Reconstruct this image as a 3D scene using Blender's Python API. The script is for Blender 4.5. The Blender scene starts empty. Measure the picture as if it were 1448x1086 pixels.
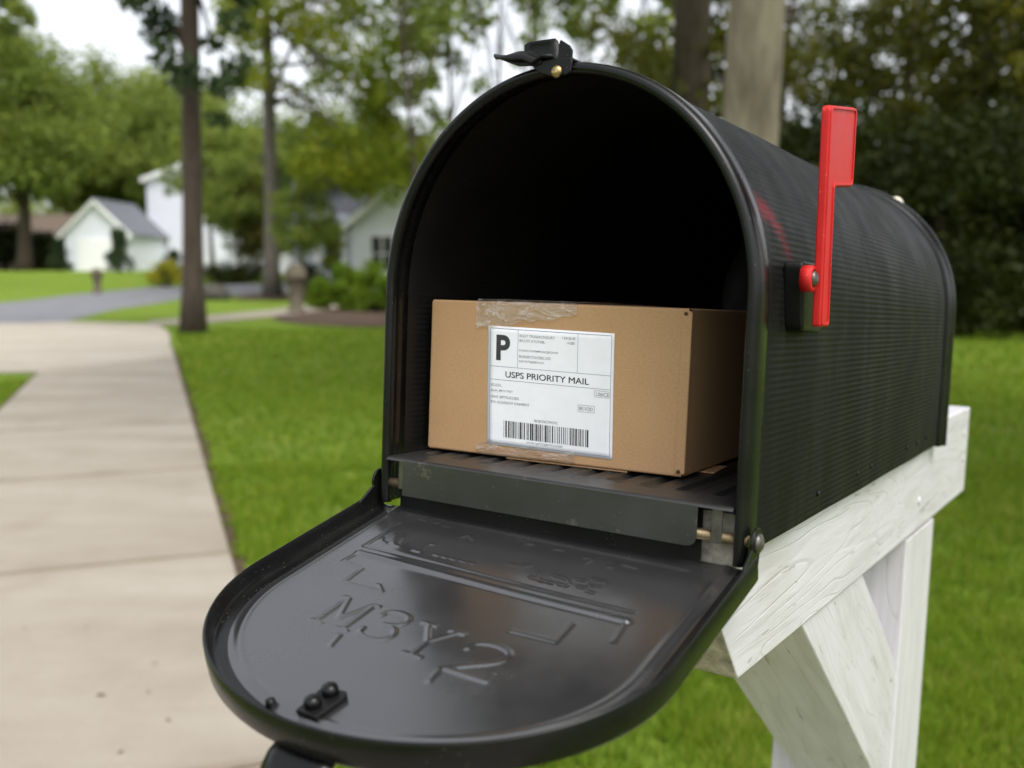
import bpy, math, random
import numpy as np
from mathutils import Matrix, Vector, Euler

random.seed(7)
S = bpy.context.scene
COL = S.collection
PI = math.pi
R = math.radians

# ------------------------------------------------------------------ camera
PITCH = -6.986
EYE = 1.25
FPX = 1371.07            # focal length in pixels of the 1448 px wide photograph
cam_d = bpy.data.cameras.new('camera')
cam = bpy.data.objects.new('camera', cam_d)
COL.objects.link(cam)
cam.location = (0, 0, EYE)
cam.rotation_euler = (R(90 + PITCH), 0, 0)
cam_d.sensor_width = 36
cam_d.lens = 34.087
cam_d.clip_start = 0.02
cam_d.clip_end = 2000
cam_d.dof.use_dof = True
cam_d.dof.focus_distance = 0.695
cam_d.dof.aperture_fstop = 5.4
cam_d.dof.aperture_blades = 0
S.camera = cam

_c, _s = math.cos(R(PITCH)), math.sin(R(PITCH))

def ray(px, py):
    a = (px - 724) / FPX
    b = (543 - py) / FPX
    return np.array([a, _c - b * _s, _s + b * _c])

def at(px, py, Y):
    """point at distance Y in front of the lens, surveyed from the photograph"""
    d = ray(px, py)
    d = d / d[1] * Y
    return np.array([d[0], Y, EYE + d[2]])

def gz(x, y):
    """height of the terrain: flat near the mailbox, a gentle rise beyond the road"""
    t = np.clip((np.asarray(y, float) - 30) / 30.0, 0, 1)
    return 0.9 * t * t * (3 - 2 * t)

def ground(px, py):
    d = ray(px, py)
    lo, hi = 1.0, 400.0
    for _ in range(60):
        m = (lo + hi) / 2
        p = d / d[1] * m
        if EYE + p[2] > gz(p[0], m):
            lo = m
        else:
            hi = m
    p = d / d[1] * lo
    return float(p[0]), float(lo)

# ------------------------------------------------------------------ helpers
def tag(o, label=None, cat=None, group=None, kind=None):
    if label: o['label'] = label
    if cat: o['category'] = cat
    if group: o['group'] = group
    if kind: o['kind'] = kind
    return o

def empty(name, loc=(0, 0, 0), rot=None, label=None, cat=None, group=None):
    o = bpy.data.objects.new(name, None)
    o.empty_display_size = 0.1
    COL.objects.link(o)
    o.location = loc
    if rot is not None:
        o.rotation_euler = rot
    return tag(o, label, cat, group)

def mk(name, V, F, mat=None, parent=None, smooth=True, tint=None):
    """link one mesh object from vertices and faces (faces: list or int array)"""
    V = np.asarray(V, np.float32).reshape(-1, 3)
    me = bpy.data.meshes.new(name)
    if isinstance(F, np.ndarray):
        n, k = F.shape
        me.vertices.add(len(V)); me.vertices.foreach_set('co', V.ravel())
        me.loops.add(n * k); me.loops.foreach_set('vertex_index', F.astype(np.int32).ravel())
        me.polygons.add(n)
        me.polygons.foreach_set('loop_start', np.arange(0, n * k, k, dtype=np.int32))
        me.polygons.foreach_set('loop_total', np.full(n, k, np.int32))
    else:
        me.from_pydata(V.tolist(), [], [list(f) for f in F])
    me.update(calc_edges=True)
    me.validate()
    if smooth:
        me.polygons.foreach_set('use_smooth', np.ones(len(me.polygons), bool))
    if tint is not None:
        a = me.attributes.new('tint', 'FLOAT', 'FACE')
        a.data.foreach_set('value', np.asarray(tint, np.float32))
    if mat: me.materials.append(mat)
    o = bpy.data.objects.new(name, me)
    COL.objects.link(o)
    if parent is not None: o.parent = parent
    return o

class MB:
    """collects shapes into one mesh"""
    def __init__(s): s.v = []; s.f = []; s.n = 0
    def add(s, V, F):
        V = [tuple(map(float, q)) for q in V]
        s.v += V; s.f += [tuple(int(i) + s.n for i in f) for f in F]; s.n += len(V); return s
    def box(s, a, b):
        (x0, y0, z0), (x1, y1, z1) = a, b
        return s.add([(x0,y0,z0),(x1,y0,z0),(x1,y1,z0),(x0,y1,z0),(x0,y0,z1),(x1,y0,z1),(x1,y1,z1),(x0,y1,z1)],
                     [(0,3,2,1),(4,5,6,7),(0,1,5,4),(1,2,6,5),(2,3,7,6),(3,0,4,7)])
    def prism(s, poly, axis, a, b):
        """polygon in the two other axes extruded along axis from a to b"""
        n = len(poly); V = []
        for t in (a, b):
            for (p, q) in poly:
                V.append({'x': (t, p, q), 'y': (p, t, q), 'z': (p, q, t)}[axis])
        F = [tuple(range(n)), tuple(range(2 * n - 1, n - 1, -1))]
        for i in range(n):
            j = (i + 1) % n
            F.append((i, n + i, n + j, j))
        return s.add(V, F)
    def tube(s, pts, rad, n=10, cap=True):
        pts = [Vector(p) for p in pts]
        rad = rad if isinstance(rad, (list, tuple)) else [rad] * len(pts)
        V = []; up = None
        for i, p in enumerate(pts):
            t = (pts[min(i + 1, len(pts) - 1)] - pts[max(i - 1, 0)]).normalized()
            if up is None:
                up = t.orthogonal().normalized()
            up = (up - t * up.dot(t)).normalized()
            w = t.cross(up)
            for k in range(n):
                a = 2 * PI * k / n
                V.append(p + (up * math.cos(a) + w * math.sin(a)) * rad[i])
        F = []
        for i in range(len(pts) - 1):
            for k in range(n):
                F.append((i*n+k, i*n+(k+1)%n, (i+1)*n+(k+1)%n, (i+1)*n+k))
        if cap:
            F.append(tuple(range(n - 1, -1, -1))); F.append(tuple(range((len(pts)-1)*n, len(pts)*n)))
        return s.add(V, F)
    def lathe(s, prof, org, axis, n=24):
        """profile (radius, height) turned about axis through org"""
        a = Vector(axis).normalized(); u = a.orthogonal().normalized(); w = a.cross(u); org = Vector(org)
        V = []
        for r, h in prof:
            for k in range(n):
                t = 2 * PI * k / n
                V.append(org + a * h + (u * math.cos(t) + w * math.sin(t)) * r)
        F = []
        for i in range(len(prof) - 1):
            for k in range(n):
                F.append((i*n+k, i*n+(k+1)%n, (i+1)*n+(k+1)%n, (i+1)*n+k))
        F.append(tuple(range(n-1, -1, -1))); F.append(tuple(range((len(prof)-1)*n, len(prof)*n)))
        return s.add(V, F)
    def build(s, name, mat, parent=None, smooth=False, bevel=0, seg=2):
        o = mk(name, s.v, s.f, mat, parent, smooth)
        import bmesh
        bm = bmesh.new(); bm.from_mesh(o.data)
        bmesh.ops.recalc_face_normals(bm, faces=bm.faces); bm.to_mesh(o.data); bm.free()
        if bevel:
            m = o.modifiers.new('bevel', 'BEVEL'); m.width = bevel; m.segments = seg; m.limit_method = 'ANGLE'; m.angle_limit = R(35)
            m.harden_normals = False
            o.data.polygons.foreach_set('use_smooth', np.ones(len(o.data.polygons), bool))
            w = o.modifiers.new('wn', 'WEIGHTED_NORMAL'); w.keep_sharp = False
        return o

def grid_faces(nu, nv, wrap_u=False):
    i = np.arange(nu if wrap_u else nu - 1)[:, None]; j = np.arange(nv - 1)[None, :]
    a = i * nv + j; b = ((i + 1) % nu) * nv + j
    return np.stack([a, b, b + 1, a + 1], -1).reshape(-1, 4)

# ------------------------------------------------------------------ materials
def new_mat(name):
    m = bpy.data.materials.new(name); m.use_nodes = True
    nt = m.node_tree; b = nt.nodes['Principled BSDF']
    return m, nt, b

def N(nt, typ, **kw):
    n = nt.nodes.new(typ)
    for k, v in kw.items():
        if k in n.inputs: n.inputs[k].default_value = v
        else: setattr(n, k, v)
    return n

def ramp(nt, fac, stops):
    r = nt.nodes.new('ShaderNodeValToRGB')
    el = r.color_ramp.elements
    while len(el) > 1: el.remove(el[-1])
    for i, (p, c) in enumerate(stops):
        e = el[0] if i == 0 else el.new(p)
        e.position = p
        e.color = (c, c, c, 1) if isinstance(c, (int, float)) else (*c, 1)
    nt.links.new(fac, r.inputs[0])
    return r.outputs[0]

def coords(nt, kind='Object', scale=(1, 1, 1), rot=(0, 0, 0)):
    t = nt.nodes.new('ShaderNodeTexCoord'); m = nt.nodes.new('ShaderNodeMapping')
    m.inputs['Scale'].default_value = scale; m.inputs['Rotation'].default_value = rot
    nt.links.new(t.outputs[kind], m.inputs[0])
    return m.outputs[0]

def noise(nt, vec, scale, detail=4, rough=0.55, dist=0.0):
    n = nt.nodes.new('ShaderNodeTexNoise')
    n.inputs['Scale'].default_value = scale; n.inputs['Detail'].default_value = detail
    n.inputs['Roughness'].default_value = rough; n.inputs['Distortion'].default_value = dist
    nt.links.new(vec, n.inputs['Vector'])
    return n.outputs['Fac']

def mix(nt, fac, a, b, blend='MIX'):
    m = nt.nodes.new('ShaderNodeMix'); m.data_type = 'RGBA'; m.blend_type = blend
    for sock, val in ((m.inputs[0], fac), (m.inputs[6], a), (m.inputs[7], b)):
        if hasattr(val, 'links'): nt.links.new(val, sock)
        elif isinstance(val, (int, float)): sock.default_value = val
        else: sock.default_value = (*val, 1)
    return m.outputs[2]

def math_n(nt, op, a, b=None, c=None):
    m = nt.nodes.new('ShaderNodeMath'); m.operation = op
    for i, v in enumerate((a, b, c)):
        if v is None: continue
        if hasattr(v, 'links'): nt.links.new(v, m.inputs[i])
        else: m.inputs[i].default_value = v
    return m.outputs[0]

def bump(nt, b, h, strength, dist=0.001):
    n = nt.nodes.new('ShaderNodeBump'); n.inputs['Strength'].default_value = strength; n.inputs['Distance'].default_value = dist
    nt.links.new(h, n.inputs['Height']); nt.links.new(n.outputs[0], b.inputs['Normal'])
    return n

def simple(name, col, rough=0.6, metal=0.0, var=0.15, scale=8, spec=0.5, bmp=0.0):
    m, nt, b = new_mat(name)
    v = coords(nt)
    f = noise(nt, v, scale, 5)
    c0 = tuple(c * (1 - var) for c in col); c1 = tuple(min(1, c * (1 + var)) for c in col)
    nt.links.new(ramp(nt, f, [(0.3, c0), (0.7, c1)]), b.inputs['Base Color'])
    b.inputs['Roughness'].default_value = rough; b.inputs['Metallic'].default_value = metal
    b.inputs['Specular IOR Level'].default_value = spec
    if bmp: bump(nt, b, f, bmp, 0.02)
    return m

def black_paint(name, base=0.012, rough=0.38, dust=0.5, rub=False, bmp=0.12, worn=False):
    m, nt, b = new_mat(name)
    v = coords(nt)
    f = noise(nt, v, 22, 6, 0.6)
    fine = noise(nt, v, 900, 2)
    col = ramp(nt, f, [(0.3, (base, base, base * 1.02)), (0.75, (base * 1.9, base * 1.9, base * 1.85))])
    # specks of dust and tiny chips
    vo = N(nt, 'ShaderNodeTexVoronoi', Scale=260.0); nt.links.new(v, vo.inputs['Vector'])
    wn = noise(nt, v, 30, 3)
    sp = math_n(nt, 'MULTIPLY', math_n(nt, 'LESS_THAN', vo.outputs['Distance'], 0.10), math_n(nt, 'GREATER_THAN', wn, 0.54))
    col = mix(nt, math_n(nt, 'MULTIPLY', sp, dust), col, (0.22, 0.21, 0.19))
    if worn:
        w2 = noise(nt, coords(nt, scale=(1, 1, 1)), 55, 7, 0.75)
        col = mix(nt, math_n(nt, 'MULTIPLY', math_n(nt, 'GREATER_THAN', w2, 0.63), 0.5), col, (0.15, 0.12, 0.095))
    if rub:
        wash = noise(nt, coords(nt, scale=(26, 34, 5)), 1.0, 6, 0.65)
        col = mix(nt, ramp(nt, wash, [(0.48, 0.0), (0.72, 0.42)]), col, (0.036, 0.036, 0.030))
        sx = nt.nodes.new('ShaderNodeSeparateXYZ'); nt.links.new(v, sx.inputs[0])
        dy = math_n(nt, 'SUBTRACT', sx.outputs[1], 0.026); dz = math_n(nt, 'SUBTRACT', sx.outputs[2], 0.172)
        rr = math_n(nt, 'SQRT', math_n(nt, 'ADD', math_n(nt, 'MULTIPLY', dy, dy), math_n(nt, 'MULTIPLY', dz, dz)))
        band = math_n(nt, 'SUBTRACT', 1.0, math_n(nt, 'DIVIDE', math_n(nt, 'ABSOLUTE', math_n(nt, 'SUBTRACT', rr, 0.043)), 0.011))
        st = noise(nt, coords(nt, scale=(160, 40, 700)), 1.0, 5, 0.7)
        k = math_n(nt, 'MULTIPLY', math_n(nt, 'MAXIMUM', band, 0.0), math_n(nt, 'MULTIPLY', math_n(nt, 'GREATER_THAN', sx.outputs[0], 0.05), math_n(nt, 'GREATER_THAN', sx.outputs[1], 0.0)))
        k = math_n(nt, 'MULTIPLY', k, math_n(nt, 'MULTIPLY', math_n(nt, 'GREATER_THAN', sx.outputs[2], 0.152), math_n(nt, 'MULTIPLY', math_n(nt, 'GREATER_THAN', st, 0.43), st)))
        col = mix(nt, math_n(nt, 'MINIMUM', math_n(nt, 'MULTIPLY', k, 1.0), 0.45), col, (0.20, 0.013, 0.022))
    nt.links.new(col, b.inputs['Base Color'])
    nt.links.new(ramp(nt, f, [(0.3, rough - 0.05), (0.7, rough + 0.1)]), b.inputs['Roughness'])
    h = math_n(nt, 'ADD', math_n(nt, 'MULTIPLY', fine, 0.35), f)
    bump(nt, b, h, bmp, 0.0008)
    return m

MAT = {}
MAT['shell'] = black_paint('black_enamel_shell', 0.0045, 0.50, 0.6, rub=True)
MAT['black'] = black_paint('black_enamel', 0.005, 0.34, 0.4)
MAT['rim'] = black_paint('black_enamel_rim', 0.004, 0.24, 0.3)
MAT['inside'] = black_paint('black_enamel_inside', 0.004, 0.45, 0.12)
MAT['shell'].node_tree.nodes['Principled BSDF'].inputs['IOR'].default_value = 1.2
MAT['rim'].node_tree.nodes['Principled BSDF'].inputs['IOR'].default_value = 1.35
MAT['black'].node_tree.nodes['Principled BSDF'].inputs['IOR'].default_value = 1.35
for k_, v_ in (('shell', 0.4), ('black', 0.35), ('rim', 0.45), ('inside', 0.25)): MAT[k_].node_tree.nodes['Principled BSDF'].inputs['Specular IOR Level'].default_value = v_
MAT['tray'] = black_paint('black_enamel_tray', 0.016, 0.36, 0.5, worn=True)
MAT['lid'] = black_paint('black_enamel_lid', 0.012, 0.21, 0.22, bmp=0.05)
def satin(m, base, metal, rough):
    b = m.node_tree.nodes['Principled BSDF']; nt = m.node_tree
    src = b.inputs['Base Color'].links[0].from_socket
    nt.links.new(mix(nt, 1.0, src, (base, base, base * 1.02), 'ADD'), b.inputs['Base Color'])
    b.inputs['Metallic'].default_value = metal
satin(MAT['lid'], 0.16, 0.9, 0.36)
satin(MAT['tray'], 0.05, 0.8, 0.36)
MAT['brass'] = simple('dull_brass_rivet', (0.35, 0.26, 0.12), 0.35, 0.9, 0.3, 200)
MAT['steel'] = simple('dark_steel', (0.12, 0.11, 0.10), 0.4, 0.8, 0.3, 150)
MAT['rod'] = simple('worn_hinge_rod', (0.22, 0.17, 0.10), 0.4, 0.7, 0.4, 120)
MAT['cream'] = simple('cream_plastic', (0.62, 0.57, 0.45), 0.5, 0, 0.1, 50)

def red_plastic():
    m, nt, b = new_mat('red_plastic'); v = coords(nt)
    f = noise(nt, v, 35, 6, 0.65)
    col = ramp(nt, f, [(0.3, (0.40, 0.010, 0.010)), (0.7, (0.50, 0.018, 0.017))])
    vo = N(nt, 'ShaderNodeTexVoronoi', Scale=220.0); nt.links.new(v, vo.inputs['Vector'])
    col = mix(nt, math_n(nt, 'MULTIPLY', math_n(nt, 'LESS_THAN', vo.outputs['Distance'], 0.09), 0.35), col, (0.7, 0.3, 0.25))
    nt.links.new(col, b.inputs['Base Color'])
    nt.links.new(ramp(nt, f, [(0.3, 0.42), (0.7, 0.58)]), b.inputs['Roughness']); b.inputs['Specular IOR Level'].default_value = 0.25
    bump(nt, b, noise(nt, v, 400, 3), 0.12, 0.0005)
    return m
MAT['red'] = red_plastic()

def cardboard():
    m, nt, b = new_mat('kraft_cardboard'); v = coords(nt)
    fib = noise(nt, coords(nt, scale=(420, 420, 900)), 1.0, 5, 0.7)
    flute = noise(nt, coords(nt, scale=(190, 190, 6)), 1.0, 2)
    big = noise(nt, v, 14, 5, 0.6)
    col = ramp(nt, fib, [(0.25, (0.2940, 0.1735, 0.0854)), (0.55, (0.4020, 0.2452, 0.1268)), (0.8, (0.4800, 0.3080, 0.1723))])
    col = mix(nt, 0.42, col, ramp(nt, big, [(0.3, (0.3480, 0.2075, 0.1034)), (0.7, (0.4440, 0.2766, 0.1447))]))
    speck = noise(nt, v, 700, 2)
    col = mix(nt, math_n(nt, 'MULTIPLY', math_n(nt, 'GREATER_THAN', speck, 0.70), 0.35), col, (0.1560, 0.0880, 0.0413))
    nt.links.new(col, b.inputs['Base Color'])
    b.inputs['Roughness'].default_value = 0.78; b.inputs['Specular IOR Level'].default_value = 0.25
    bump(nt, b, math_n(nt, 'ADD', math_n(nt, 'MULTIPLY', flute, 0.6), fib), 0.18, 0.0006)
    return m
MAT['card'] = cardboard()
MAT['paper'] = simple('white_label_paper', (0.74, 0.745, 0.79), 0.45, 0, 0.025, 90, 0.4)
MAT['ink'] = simple('black_print_ink', (0.03, 0.03, 0.033), 0.55, 0, 0.2, 300)
MAT['ink_grey'] = simple('grey_print_ink', (0.20, 0.20, 0.22), 0.6, 0, 0.25, 900)
MAT['ink_blue'] = simple('blue_grey_rule_ink', (0.17, 0.19, 0.27), 0.6, 0, 0.1, 200)

def tape_mat():
    m, nt, b = new_mat('clear_packing_tape')
    out = nt.nodes['Material Output']
    v = coords(nt, scale=(1, 1, 1))
    wr = noise(nt, coords(nt, scale=(60, 60, 150), rot=(0, 0.5, 0)), 1.0, 5, 0.6, 1.5)
    tr = nt.nodes.new('ShaderNodeBsdfTransparent'); tr.inputs[0].default_value = (0.93, 0.90, 0.84, 1)
    gl = nt.nodes.new('ShaderNodeBsdfGlossy'); gl.inputs['Roughness'].default_value = 0.16
    df = nt.nodes.new('ShaderNodeBsdfDiffuse'); df.inputs[0].default_value = (0.75, 0.72, 0.66, 1)
    bp = nt.nodes.new('ShaderNodeBump'); bp.inputs['Strength'].default_value = 0.55; bp.inputs['Distance'].default_value = 0.004
    nt.links.new(wr, bp.inputs['Height'])
    for n in (gl, df): nt.links.new(bp.outputs[0], n.inputs['Normal'])
    m1 = nt.nodes.new('ShaderNodeMixShader'); m2 = nt.nodes.new('ShaderNodeMixShader')
    nt.links.new(ramp(nt, wr, [(0.42, 0.04), (0.56, 0.07), (0.62, 0.34), (0.66, 0.06), (0.78, 0.25)]), m1.inputs[0])
    nt.links.new(tr.outputs[0], m1.inputs[1]); nt.links.new(df.outputs[0], m1.inputs[2])
    m2.inputs[0].default_value = 0.16
    nt.links.new(m1.outputs[0], m2.inputs[1]); nt.links.new(gl.outputs[0], m2.inputs[2])
    nt.links.new(m2.outputs[0], out.inputs['Surface'])
    return m
MAT['tape'] = tape_mat()

def white_wood(name, stretch, rot=(0, 0, 0), seed=0.0):
    """white painted softwood; grain runs along the axis with the small stretch value"""
    m, nt, b = new_mat(name)
    v0 = coords(nt, rot=rot); mp = nt.nodes.new('ShaderNodeMapping'); mp.inputs['Scale'].default_value = stretch; nt.links.new(v0, mp.inputs[0]); v = mp.outputs[0]
    ad = N(nt, 'ShaderNodeVectorMath', operation='ADD'); nt.links.new(v, ad.inputs[0]); ad.inputs[1].default_value = (seed, seed * 1.7, seed * 0.6)
    v = ad.outputs[0]
    g = noise(nt, v, 1.0, 6, 0.62, 0.9)
    rings = math_n(nt, 'FRACT', math_n(nt, 'MULTIPLY', noise(nt, v, 0.33, 2, 0.4, 0.5), 13))
    ringl = ramp(nt, rings, [(0.0, 0.0), (0.06, 1.0), (0.9, 1.0), (1.0, 0.0)])
    o = coords(nt)
    dirt = noise(nt, o, 9, 6, 0.65)
    col = ramp(nt, g, [(0.28, (0.4200, 0.4054, 0.4140)), (0.5, (0.5208, 0.5089, 0.5342)), (0.75, (0.5880, 0.5750, 0.6099))])
    col = mix(nt, 0.17, col, mix(nt, ringl, (0.3528, 0.3310, 0.3205), (0.5880, 0.5750, 0.6099)))
    cr = noise(nt, v, 2.6, 4, 0.5)
    crk = math_n(nt, 'MULTIPLY', math_n(nt, 'GREATER_THAN', cr, 0.66), math_n(nt, 'GREATER_THAN', dirt, 0.52))
    col = mix(nt, math_n(nt, 'MULTIPLY', crk, 0.6), col, (0.1848, 0.1655, 0.1514))
    col = mix(nt, ramp(nt, dirt, [(0.5, 0.0), (0.8, 0.42)]), col, (0.3864, 0.3641, 0.3294))
    nt.links.new(col, b.inputs['Base Color'])
    b.inputs['Roughness'].default_value = 0.5; b.inputs['Specular IOR Level'].default_value = 0.35
    bump(nt, b, math_n(nt, 'ADD', math_n(nt, 'MULTIPLY', ringl, 0.30), g), 0.5, 0.0020)
    return m
MAT['wood_beam'] = white_wood('white_painted_wood_beam', (60, 5.5, 60), seed=3.0)
MAT['wood_post'] = white_wood('white_painted_wood_post', (55, 55, 5), seed=11.0)
MAT['wood_brace'] = white_wood('white_painted_wood_brace', (50, 4.5, 50), rot=(R(38), 0, 0), seed=23.0)
MAT['endgrain'] = simple('weathered_end_grain', (0.36, 0.335, 0.275), 0.85, 0, 0.45, 70, 0.25, 0.5)

def bark(name, c0, c1, scale=1.0, lich=None):
    m, nt, b = new_mat(name)
    v = coords(nt, scale=(14 * scale, 14 * scale, 2.2 * scale))
    f = noise(nt, v, 1.0, 7, 0.7, 0.6)
    col = ramp(nt, f, [(0.3, c0), (0.7, c1)])
    if lich:
        l = noise(nt, coords(nt, scale=(3, 3, 0.9)), 1.0, 5, 0.6)
        col = mix(nt, ramp(nt, l, [(0.45, 0.0), (0.62, 0.75)]), col, lich)
    nt.links.new(col, b.inputs['Base Color']); b.inputs['Roughness'].default_value = 0.9
    bump(nt, b, f, 0.9, 0.05)
    return m
MAT['bark_brown'] = bark('brown_bark', (0.028, 0.020, 0.014), (0.085, 0.060, 0.042))
MAT['bark_grey'] = bark('grey_bark', (0.0630, 0.0542, 0.0445), (0.1890, 0.1645, 0.1386))
MAT['bark_pale'] = bark('pale_grey_bark', (0.1176, 0.0945, 0.0665), (0.3136, 0.2572, 0.1852), 0.8, (0.4480, 0.3832, 0.2898))
MAT['bark_dark'] = bark('dark_bark', (0.0286, 0.0204, 0.0120), (0.0780, 0.0564, 0.0350))

def leaf_mat(name, cols, trans=0.38, rough=0.55, spec=0.12):
    m, nt, b = new_mat(name)
    out = nt.nodes['Material Output']
    a = N(nt, 'ShaderNodeAttribute', attribute_name='tint')
    col = ramp(nt, a.outputs['Fac'], [(i / (len(cols) - 1), c) for i, c in enumerate(cols)])
    nt.links.new(col, b.inputs['Base Color']); b.inputs['Roughness'].default_value = rough
    b.inputs['Specular IOR Level'].default_value = spec
    tl = nt.nodes.new('ShaderNodeBsdfTranslucent'); nt.links.new(mix(nt, 1.0, col, (1.25, 1.2, 0.6), 'MULTIPLY'), tl.inputs[0])
    ms = nt.nodes.new('ShaderNodeMixShader'); ms.inputs[0].default_value = trans
    nt.links.new(b.outputs[0], ms.inputs[1]); nt.links.new(tl.outputs[0], ms.inputs[2])
    nt.links.new(ms.outputs[0], out.inputs['Surface'])
    return m
MAT['leaf_mid'] = leaf_mat('mid_green_leaves', [(0.0650, 0.0980, 0.0218), (0.1220, 0.1692, 0.0346), (0.1870, 0.2353, 0.0472), (0.2438, 0.2763, 0.0636)])
MAT['leaf_yellow'] = leaf_mat('yellow_green_leaves', [(0.0866, 0.1262, 0.0138), (0.1484, 0.2083, 0.0207), (0.2225, 0.2524, 0.0253), (0.3091, 0.2776, 0.0287)], 0.45)
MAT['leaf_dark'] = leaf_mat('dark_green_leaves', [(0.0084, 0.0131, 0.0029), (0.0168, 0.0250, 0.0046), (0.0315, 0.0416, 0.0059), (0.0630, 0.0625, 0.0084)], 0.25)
MAT['leaf_wood'] = leaf_mat('olive_green_leaves', [(0.035, 0.042, 0.009), (0.065, 0.074, 0.013), (0.10, 0.105, 0.018), (0.15, 0.14, 0.025)], 0.4)
MAT['leaf_pine'] = leaf_mat('bluish_green_needles', [(0.020, 0.038, 0.018), (0.035, 0.062, 0.028), (0.055, 0.085, 0.036), (0.08, 0.11, 0.04)], 0.25)
MAT['leaf_olive'] = leaf_mat('olive_leaves', [(0.0630, 0.0735, 0.0180), (0.1050, 0.1155, 0.0260), (0.1575, 0.1470, 0.0400), (0.2100, 0.1680, 0.0500)], 0.35)
MAT['leaf_hedge'] = leaf_mat('hedge_leaves', [(0.0431, 0.0813, 0.0070), (0.0934, 0.1625, 0.0110), (0.1509, 0.2356, 0.0160), (0.2156, 0.2925, 0.0220)], 0.3)
MAT['flower'] = leaf_mat('yellow_flowers_and_leaves', [(0.05, 0.10, 0.02), (0.14, 0.18, 0.03), (0.45, 0.40, 0.03), (0.55, 0.48, 0.05)], 0.3)
MAT['grass'] = leaf_mat('grass_blades', [(0.0515, 0.1051, 0.0082), (0.1102, 0.1892, 0.0122), (0.1690, 0.2541, 0.0176), (0.3086, 0.3153, 0.0740)], 0.35, 0.5, 0.08)

def lawn_mat():
    m, nt, b = new_mat('lawn_turf'); v = coords(nt)
    big = noise(nt, v, 0.55, 5, 0.6); mid = noise(nt, v, 5, 5, 0.65); fine = noise(nt, v, 60, 3, 0.7)
    col = ramp(nt, mid, [(0.25, (0.0923, 0.1521, 0.0119)), (0.55, (0.1492, 0.2254, 0.0142)), (0.8, (0.2036, 0.2747, 0.0238))])
    col = mix(nt, 0.35, col, ramp(nt, fine, [(0.3, (0.0407, 0.0704, 0.0191)), (0.7, (0.2036, 0.2817, 0.0714))]))
    dry = noise(nt, v, 1.7, 4, 0.6)
    col = mix(nt, math_n(nt, 'MULTIPLY', ramp(nt, dry, [(0.56, 0.0), (0.72, 0.5)]), ramp(nt, big, [(0.4, 0.3), (0.6, 1.0)])), col, (0.2715, 0.2324, 0.1430))
    nt.links.new(col, b.inputs['Base Color']); b.inputs['Roughness'].default_value = 0.9
    b.inputs['Specular IOR Level'].default_value = 0.05
    bump(nt, b, fine, 0.6, 0.03)
    return m
MAT['lawn'] = lawn_mat()

def concrete(name='sidewalk_concrete', k=1.0):
    m, nt, b = new_mat(name); v = coords(nt)
    big = noise(nt, coords(nt, scale=(0.45, 1.9, 1)), 1.0, 5, 0.6); mid = noise(nt, v, 6, 6, 0.65); fine = noise(nt, v, 180, 3, 0.7)
    col = ramp(nt, big, [(0.34, (0.2151, 0.1863, 0.1457)), (0.5, (0.2752, 0.2451, 0.2000)), (0.64, (0.3269, 0.2979, 0.2544))])
    col = mix(nt, 0.25, col, ramp(nt, mid, [(0.3, (0.2236, 0.1930, 0.1520)), (0.7, (0.3269, 0.2937, 0.2481))]))
    col = mix(nt, 0.25, col, ramp(nt, fine, [(0.3, (0.2580, 0.2182, 0.1680)), (0.7, (0.4301, 0.3902, 0.3280))]))
    st = noise(nt, v, 2.3, 5, 0.6)
    col = mix(nt, ramp(nt, st, [(0.52, 0.0), (0.70, 0.30)]), col, (0.1892, 0.1553, 0.1120))
    sx = nt.nodes.new('ShaderNodeSeparateXYZ'); nt.links.new(v, sx.inputs[0])
    t_ = math_n(nt, 'ADD', math_n(nt, 'MULTIPLY', sx.outputs[0], -0.3486), math_n(nt, 'MULTIPLY', sx.outputs[1], 0.9373))
    fr = math_n(nt, 'FRACT', math_n(nt, 'DIVIDE', math_n(nt, 'ADD', t_, 100 * 1.86 - 0.4518), 1.86))
    jd = math_n(nt, 'MULTIPLY', math_n(nt, 'MINIMUM', fr, math_n(nt, 'SUBTRACT', 1.0, fr)), 1.86)
    jd = math_n(nt, 'ADD', jd, math_n(nt, 'MULTIPLY', math_n(nt, 'SUBTRACT', mid, 0.5), 0.05))
    col = mix(nt, ramp(nt, jd, [(0.0, 0.62), (0.022, 0.5), (0.05, 0.14), (0.13, 0.0)]), col, (0.1819, 0.1418, 0.0969))
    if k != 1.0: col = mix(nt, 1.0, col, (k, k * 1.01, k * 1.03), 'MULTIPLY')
    nt.links.new(col, b.inputs['Base Color']); b.inputs['Roughness'].default_value = 0.85; b.inputs['Specular IOR Level'].default_value = 0.25
    bump(nt, b, math_n(nt, 'ADD', fine, mid), 0.3, 0.004)
    return m
MAT['concrete'] = concrete()
MAT['concrete_sheen'] = concrete('apron_concrete_sheen', 1.28)  # sidewalk concrete brightened: grazing sheen put into the apron colour
MAT['asphalt'] = simple('road_asphalt', (0.15, 0.152, 0.165), 0.85, 0, 0.15, 1.5)
MAT['soil'] = simple('dark_soil', (0.085, 0.058, 0.038), 0.95, 0, 0.5, 25, 0.2, 0.6)
MAT['mulch'] = simple('bark_mulch', (0.078, 0.052, 0.037), 0.95, 0, 0.5, 9, 0.2, 0.8)

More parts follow.
